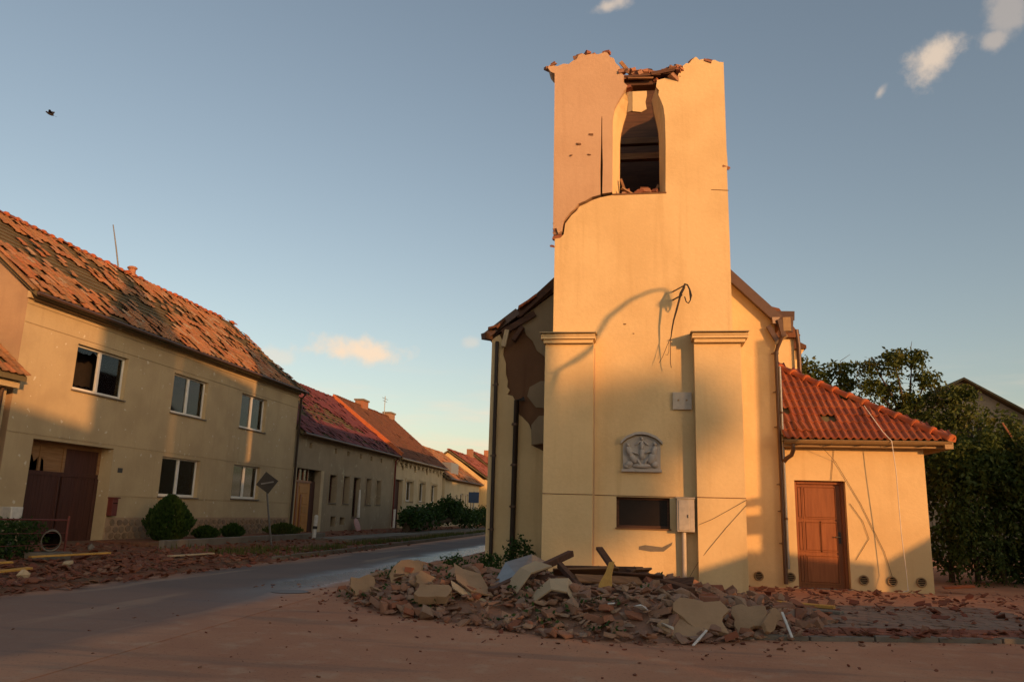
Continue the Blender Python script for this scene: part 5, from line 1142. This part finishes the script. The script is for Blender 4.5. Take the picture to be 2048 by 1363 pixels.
for k, (y0,y1,lab,m) in enumerate(((16.02,16.27,'narrow pale utility box left of the gate','cabinet'),(16.3,16.66,'square white utility box next to the gate','white'))):
    b = thing('utility_box', (-14,y0,.1), lab, 'utility box'); part(MB().box(-14.2,-14,y0,y1,.88,1.18), 'housing', m, b, bevel=.008); part(MB().box(-14.15,-14.05,y0+.08,y1-.08,.1,.88), 'post', 'concrete', b); part(MB().box(-14.0,-13.99,y0+.03,y1-.03,.91,1.15), 'door', m, b)
pp = thing('drain_pipe', (-12.6,15.75,.2), 'stub of wide black-mouthed pipe standing at the hedge end', 'pipe'); mb = MB()
ring = [(math.cos(2*math.pi*k/20),math.sin(2*math.pi*k/20)) for k in range(20)]; vs = []
dx = Vector((.62,-.78,0)); px = Vector((.78,.62,0)); c0 = Vector((-12.45,15.75,.50))
for (t,r) in ((0,.175),(0,.195),(-.7,.195),(-.7,.175)): vs += [c0+dx*t+px*(a*r)+Vector((0,0,b*r*1.15)) for a,b in ring]
mb.add(vs, [(j*20+k,j*20+(k+1)%20,((j+1)%4)*20+(k+1)%20,((j+1)%4)*20+k) for j in range(4) for k in range(20)], True); part(mb, 'shell', 'concrete', pp); part(MB().tube([c0+dx*-.6,c0+dx*-.58],.176,16), 'bore', 'dark', pp); part(MB().box(-12.75,-12.2,15.4,16.1,.1,.27), 'bedding', 'concrete', pp)
# fallen tree across the footway
rg = random.Random(61); ft = thing('fallen_tree', (-13,50,.1), 'uprooted leafy tree lying along the footway past the maroon roofed house', 'tree'); mb = MB(); wood = MB()
wood.tube([(-12.6,43,.4),(-12.6,52,.8),(-12.4,60,1.0)],[.22,.18,.08],8)
for (y,z,r,n) in ((43.6,.9,.7,700),(45.2,1.0,.8,800),(47.3,.9,.8,700),(49.5,1.1,.9,900),(51.6,1.7,.8,800),(53.6,1.3,1.0,1000),(56.5,1.2,.9,800),(59.5,.9,.9,700),(62.5,1.0,.9,700),(66,1.1,1.0,700)):
    clump(mb, (-12.6+rg.uniform(-.4,.4),y,z), (r,r*1.3,r*.85), n, .24, rg, .2); wood.tube([(-12.6,y-.8,.6),(-12.6,y,z),(-12.6+rg.uniform(-.5,.5),y+.6,z+.7)],[.08,.05,.015],5)
part(wood, 'trunk', 'bark', ft); part(mb, 'crown', 'leafd', ft, recalc=False)
ds = thing('dark_shrub', (-9.6,62,0), 'dark upright shrub near the blue sign at the street end', 'shrub'); mb = MB(); clump(mb, (-12.2,68,1.1), (.7,.7,1.1), 900, .22, rg); part(mb, 'foliage', 'leafd', ds, recalc=False)
for (x,y,h,n,lab) in ((-2.45,16.6,.9,700,'leafy sapling against the church left wall'),(-3.0,16.4,.55,450,'low weed beside the church left corner'),(-3.9,13.3,.5,260,'weeds sprouting on the far left of the heap'),(-3.3,14.6,.6,350,'snapped green branch behind the left of the heap')):
    p = thing('weed', (x,y,0), lab, 'plant'); mb = MB(); wd = MB()
    for k in range(5): wd.tube([(x,y,.0),(x+rg.uniform(-.2,.2),y+rg.uniform(-.1,.1),h*rg.uniform(.5,.9))],[.012,.004],4)
    clump(mb, (x,y,h*.62), (.32,.3,h*.42), n, .085, rg); part(wd, 'stem', 'bark', p); part(mb, 'foliage', 'leafd', p, recalc=False)
mb = MB()
for i in range(240):
    x, y = sample()
    if x < .2 and rg.random() < .7:
        for k in range(7): leaf(mb, (x+rg.gauss(0,.07),y+rg.gauss(0,.07),mound(x,y)+.05+rg.random()*.06), .07, rg)
tag(part(mb, 'torn_leaves', 'leafd', None, recalc=False), 'torn green leaves caught among the heap rubble', 'leaves', kind='stuff')
mb = MB()
for i in range(9500):
    y = rg.uniform(20,66); x = -9.5-.012*(y-25)-abs(rg.gauss(0,.45)) if y > 24 else rg.gauss(-11,.8)
    if noise.noise(Vector((x*.7,y*.35,2))) < -.05: continue
    h = rg.uniform(.06,.22); k = len(mb.v); z = vz(x,y)-.02; dx_ = rg.gauss(0,.03); a = rg.uniform(0,3.1); c, s = math.cos(a)*.022, math.sin(a)*.022
    mb.v += [(x-c,y-s,z),(x+c,y+s,z),(x+dx_,y+rg.gauss(0,.03),z+h)]; mb.f.append((k,k+1,k+2)); mb.sm.append(False)
tag(part(mb, 'grass', 'grass', None, recalc=False), 'thin grass strip along the far kerb', 'grass', kind='stuff')

# ---------------------------------------------------------------- street furniture
sg = thing('leaning_road_sign', (-12,25.4,.1), 'diamond road sign seen from behind on a leaning bent post', 'sign')
part(MB().tube([(-12,25.42,.05),(-12,25.2,.6),(-12,24.85,1.5),(-12,24.6,2.3)],.033,8), 'post', 'metal', sg)
A_ = Matrix.Translation((-11.95,24.6,2.1)) @ Euler((R(8),R(-12),R(38))).to_matrix().to_4x4()
part(MB().prism([[(-.36,0),(0,.36),(.36,0),(0,-.36)]], XZ, 0, .02), 'plate', 'darkmetal', sg, world=A_, bevel=.004); part(MB().box(-.2,.2,-.03,-.001,-.02,.02), 'clamp', 'metal', sg, world=A_); part(MB().prism([[(-.17,.02),(-.02,.30),(.0,.06)]], XZ, -.012, -.002), 'bent_corner', 'darkmetal', sg, world=A_)
wp = thing('white_post', (-13.2,31.8,.1), 'short white plastic post leaning by the oak door', 'post'); part(MB().prism([[(-.07,0),(-.07,.92),(.0,.98),(.07,.92),(.07,0)]], XZ, -.05, .05), 'post', 'white', wp, world=Matrix.Translation((-13.2,31.8,.1)) @ Euler((0,R(3),R(60))).to_matrix().to_4x4(), bevel=.015); part(MB().box(-.072,.072,-.055,.055,.4,.52), 'reflector', 'darkmetal', wp, world=Matrix.Translation((-13.2,31.8,.1)) @ Euler((0,R(3),R(60))).to_matrix().to_4x4())
wp2 = thing('white_drain_end', (-15.3,42.9,.9), 'white pipe length standing below a window of the maroon roofed house', 'pipe'); part(MB().tube([(-15.35,42.95,.9),(-15.33,42.9,2.4)],[.09,.05],8), 'pipe', 'white', wp2)
wp3 = thing('white_drain_end', (-15.2,49.3,.3), 'white lower end of the red downpipe', 'pipe'); part(MB().tube([(-15.28,49.38,.25),(-15.28,49.38,1.4)],.085,8), 'pipe', 'white', wp3)
pd = thing('fallen_round_sign', (-15.2,42.4,.2), 'faded pink round disc leaning on the maroon roofed house', 'sign'); part(MB().tube([(-15.15,42.3,.48),(-15.12,42.3,.49)],.40,20), 'disc', 'pink', pd); part(MB().bar((-15.0,41.6,.15),(-15.0,43.6,.15),.2,.12), 'ballast', 'red', pd)
bs = thing('blue_road_sign', (-12.4,60,.1), 'small blue square road sign on a thin post down the street', 'sign'); part(MB().tube([(-12.4,60.05,.1),(-12.4,60.05,2.9)],.04,8), 'post', 'metal', bs); part(MB().box(-12.8,-12.0,59.97,60.0,2.05,2.85), 'plate', 'blue', bs, bevel=.01)
mh = tag(MB().tube([(-5.63,12.75,.008),(-5.63,12.75,.012)],.30,24).build('manhole_cover', M['gutter']), 'round iron manhole cover on the wet edge of the road', 'manhole')
bd = thing('flying_bird', (-36,40,24.7), 'small dark bird flying high at upper left', 'bird'); bw = Matrix.Translation((-36,40,24.76)) @ Euler((R(20),R(18),R(30))).to_matrix().to_4x4()
mb = MB().ell((0,0,0),(.22,.08,.08)); mb.ell((-.22,0,.02),(.07,.05,.05)); part(mb, 'body', 'feather', bd, world=bw)
part(MB().prism([[(-.14,.03),(-.08,.38),(.04,.50),(.10,.28),(.16,.03)]], lambda u,v,d: (u,v,.05+d+.35*v), -.008, .008), 'wing', 'feather', bd, world=bw); part(MB().prism([[(-.14,-.03),(-.08,-.30),(.02,-.38),(.10,-.22),(.16,-.03)]], lambda u,v,d: (u,v,.05+d-.5*v), -.008, .008), 'wing', 'feather', bd, world=bw); part(MB().prism([[(.15,-.03),(.36,-.08),(.36,.08),(.15,.03)]], lambda u,v,d: (u,v,d), -.006, .006), 'tail', 'feather', bd, world=bw)

# ---------------------------------------------------------------- across the square, behind the viewer: what shades the scene
RZ = math.atan2(PW.y, PW.x)
def frame(wc, A): return Matrix.Translation(PW*wc+AX*A) @ Matrix.Rotation(RZ,4,'Z')     # local x along PW, local y away from the sun
def back_house(name, label, w0, w1, A, dep, prof, wallm, roofm, win=()):
    h = thing(name, tuple(PW*((w0+w1)/2)+AX*A), label, 'house', 'houses behind the viewer'); mw = frame(0, A)
    lo = [(w0,0)]+[(a,b-.15) for a,b in prof]+[(w1,0)]
    part(MB().prism([lo], XZ, -dep, 0), 'wall', wallm, h, world=mw)
    for a, b in zip(prof, prof[1:]): part(MB().prism([[(a[0],a[1]-.14),(b[0],b[1]-.14),b,a]], XZ, -dep-.25, .25), 'roof_slope', roofm, h, world=mw)
    for (x, z) in win: f = part(MB().box(x-.5,x+.5,.001,.04,z,z+1.4), 'window', 'white', h, world=mw); part(MB().box(x-.43,x+.43,.041,.05,z+.07,z+1.33), 'pane', 'glass', f, world=mw)
back_house('tall_gabled_house', 'tall gabled house standing behind the viewer, outside the picture', 3.06, 5.85, 24, 8, [(3.06,13.5),(4.47,17.6),(5.85,13.9)], 'h4', 'tile_red', [(4.4,2),(4.4,5.5),(4.4,9)])
back_house('flat_eaved_house', 'long high house next to the tall gabled one behind the viewer', 5.9, 9.68, 24, 8, [(5.9,13.85),(9.68,13.95)], 'h3', 'tile_brown', [(7,2),(7,5.5),(7,9)])
back_house('long_house', 'long two-storey house behind the viewer to the left', -14, 3.05, 30, 9, [(-14,11.15),(3.05,11.15)], 'h2', 'tile_brown', [(-8,2),(-4,2),(0,2)])
back_house('lean_to', 'small lean-to shed behind the viewer to the right', 9.2, 10.6, 12, 6, [(9.2,3.5),(10.6,3.35)], 'h4', 'tile_brown')
back_house('low_barn', 'low gabled barn behind the viewer to the right', 10.65, 15.65, 12, 8, [(10.65,3.25),(11.6,3.52),(12.4,3.80),(13.5,4.0),(14.6,3.8),(15.65,3.52)], 'h2', 'tile_red')
back_house('side_cottage', 'gabled cottage behind the viewer at far right', 16.1, 27, 12, 8, [(15.75,3.55),(16.4,3.98),(20,6.1),(25,6.0),(27,4.2)], 'h3', 'tile_annex')
back_house('shade_row_house', 'tall row house added outside the right picture edge to shade the far houses', 33, 47, 8, 8, [(33,12.2),(40,15),(47,12.2)], 'h4', 'tile_brown', [(36,2),(40,2),(44,2)])  # sun blocker added out of view for the far street fronts
up_ = thing('utility_pole', tuple(PW*14.16+AX*2), 'concrete utility pole right of the viewer, its shadow on the nave', 'pole'); mw = frame(14.16, 2)
part(MB().tube([(0,0,0),(0,0,7.0)],[.16,.115],12), 'shaft', 'concrete', up_, world=mw); part(MB().bar((-.55,0,3.5),(.1,0,3.6),.12,.16), 'crossarm', 'darkmetal', up_, world=mw); part(MB().box(-.62,.02,-.1,.1,2.9,3.27), 'junction_box', 'metal', up_, world=mw)
lp = thing('bent_street_lamp', tuple(PW*9.4+AX*2), 'storm-bent street lamp right of the viewer, its shadow on the tower', 'street lamp')
def at_A(x, z, A=2, y=15.95): P = Vector((x,y,z)); a = P.dot(AX); q = PW*P.dot(PW)+AX*A; return (q.x, q.y, z+(A-a)*math.tan(EL))
arc = [at_A(*p) for p in ((-1.85,4.15),(-1.29,4.52),(-.88,4.90),(-.63,5.34),(-.17,5.71),(.24,5.89),(.50,5.93),(.62,5.86))]
b0 = Vector(arc[0]); part(MB().tube([(b0.x-.25,b0.y-.9,0),(b0.x-.2,b0.y-.8,2.5),(b0.x-.12,b0.y-.45,4.4)]+arc,[.08,.07,.06,.045,.04,.045,.05,.04,.035,.03,.03],8), 'post', 'metal', lp)
part(MB().tube([at_A(.62,5.86),at_A(.60,5.68),at_A(.46,5.55)],[.05,.09,.10],10), 'lamp_head', 'metal', lp)
cable('slack_wire', [at_A(-2.4,3.9),at_A(-1.4,4.36),at_A(-.9,4.82)], .02, 'cable', 'slack wire hanging from the bent street lamp')
rg = random.Random(71); lt = thing('far_lime_tree', tuple(PW*9.8+AX*90), 'tall lime tree far behind the viewer, shading the lower tower', 'tree'); mb = MB(); fm = frame(0,90); dz = 101*math.tan(EL)+.32
for (w_,z_,r,n) in ((8.4,2.2,1.75,1500),(10.2,2.55,1.4,1300),(11.35,3.0,.95,800),(9.4,.9,1.5,1100),(10.6,1.5,.9,700)):
    for i in range(n):
        d = Vector((rg.gauss(0,1),rg.gauss(0,1),rg.gauss(0,1))).normalized()*r*rg.random()**.4; leaf(mb, fm @ Vector((w_+d.x,d.y*1.4,z_+d.z+dz)), .30, rg)
part(mb, 'crown', 'leaf', lt, recalc=False); wd = MB(); 
P0 = fm @ Vector((8.6,0,0)); wd.tube([P0, fm @ Vector((8.7,0,7)), fm @ Vector((9.2,0,dz+1.5))],[.35,.28,.12],10); part(wd, 'trunk', 'bark', lt)
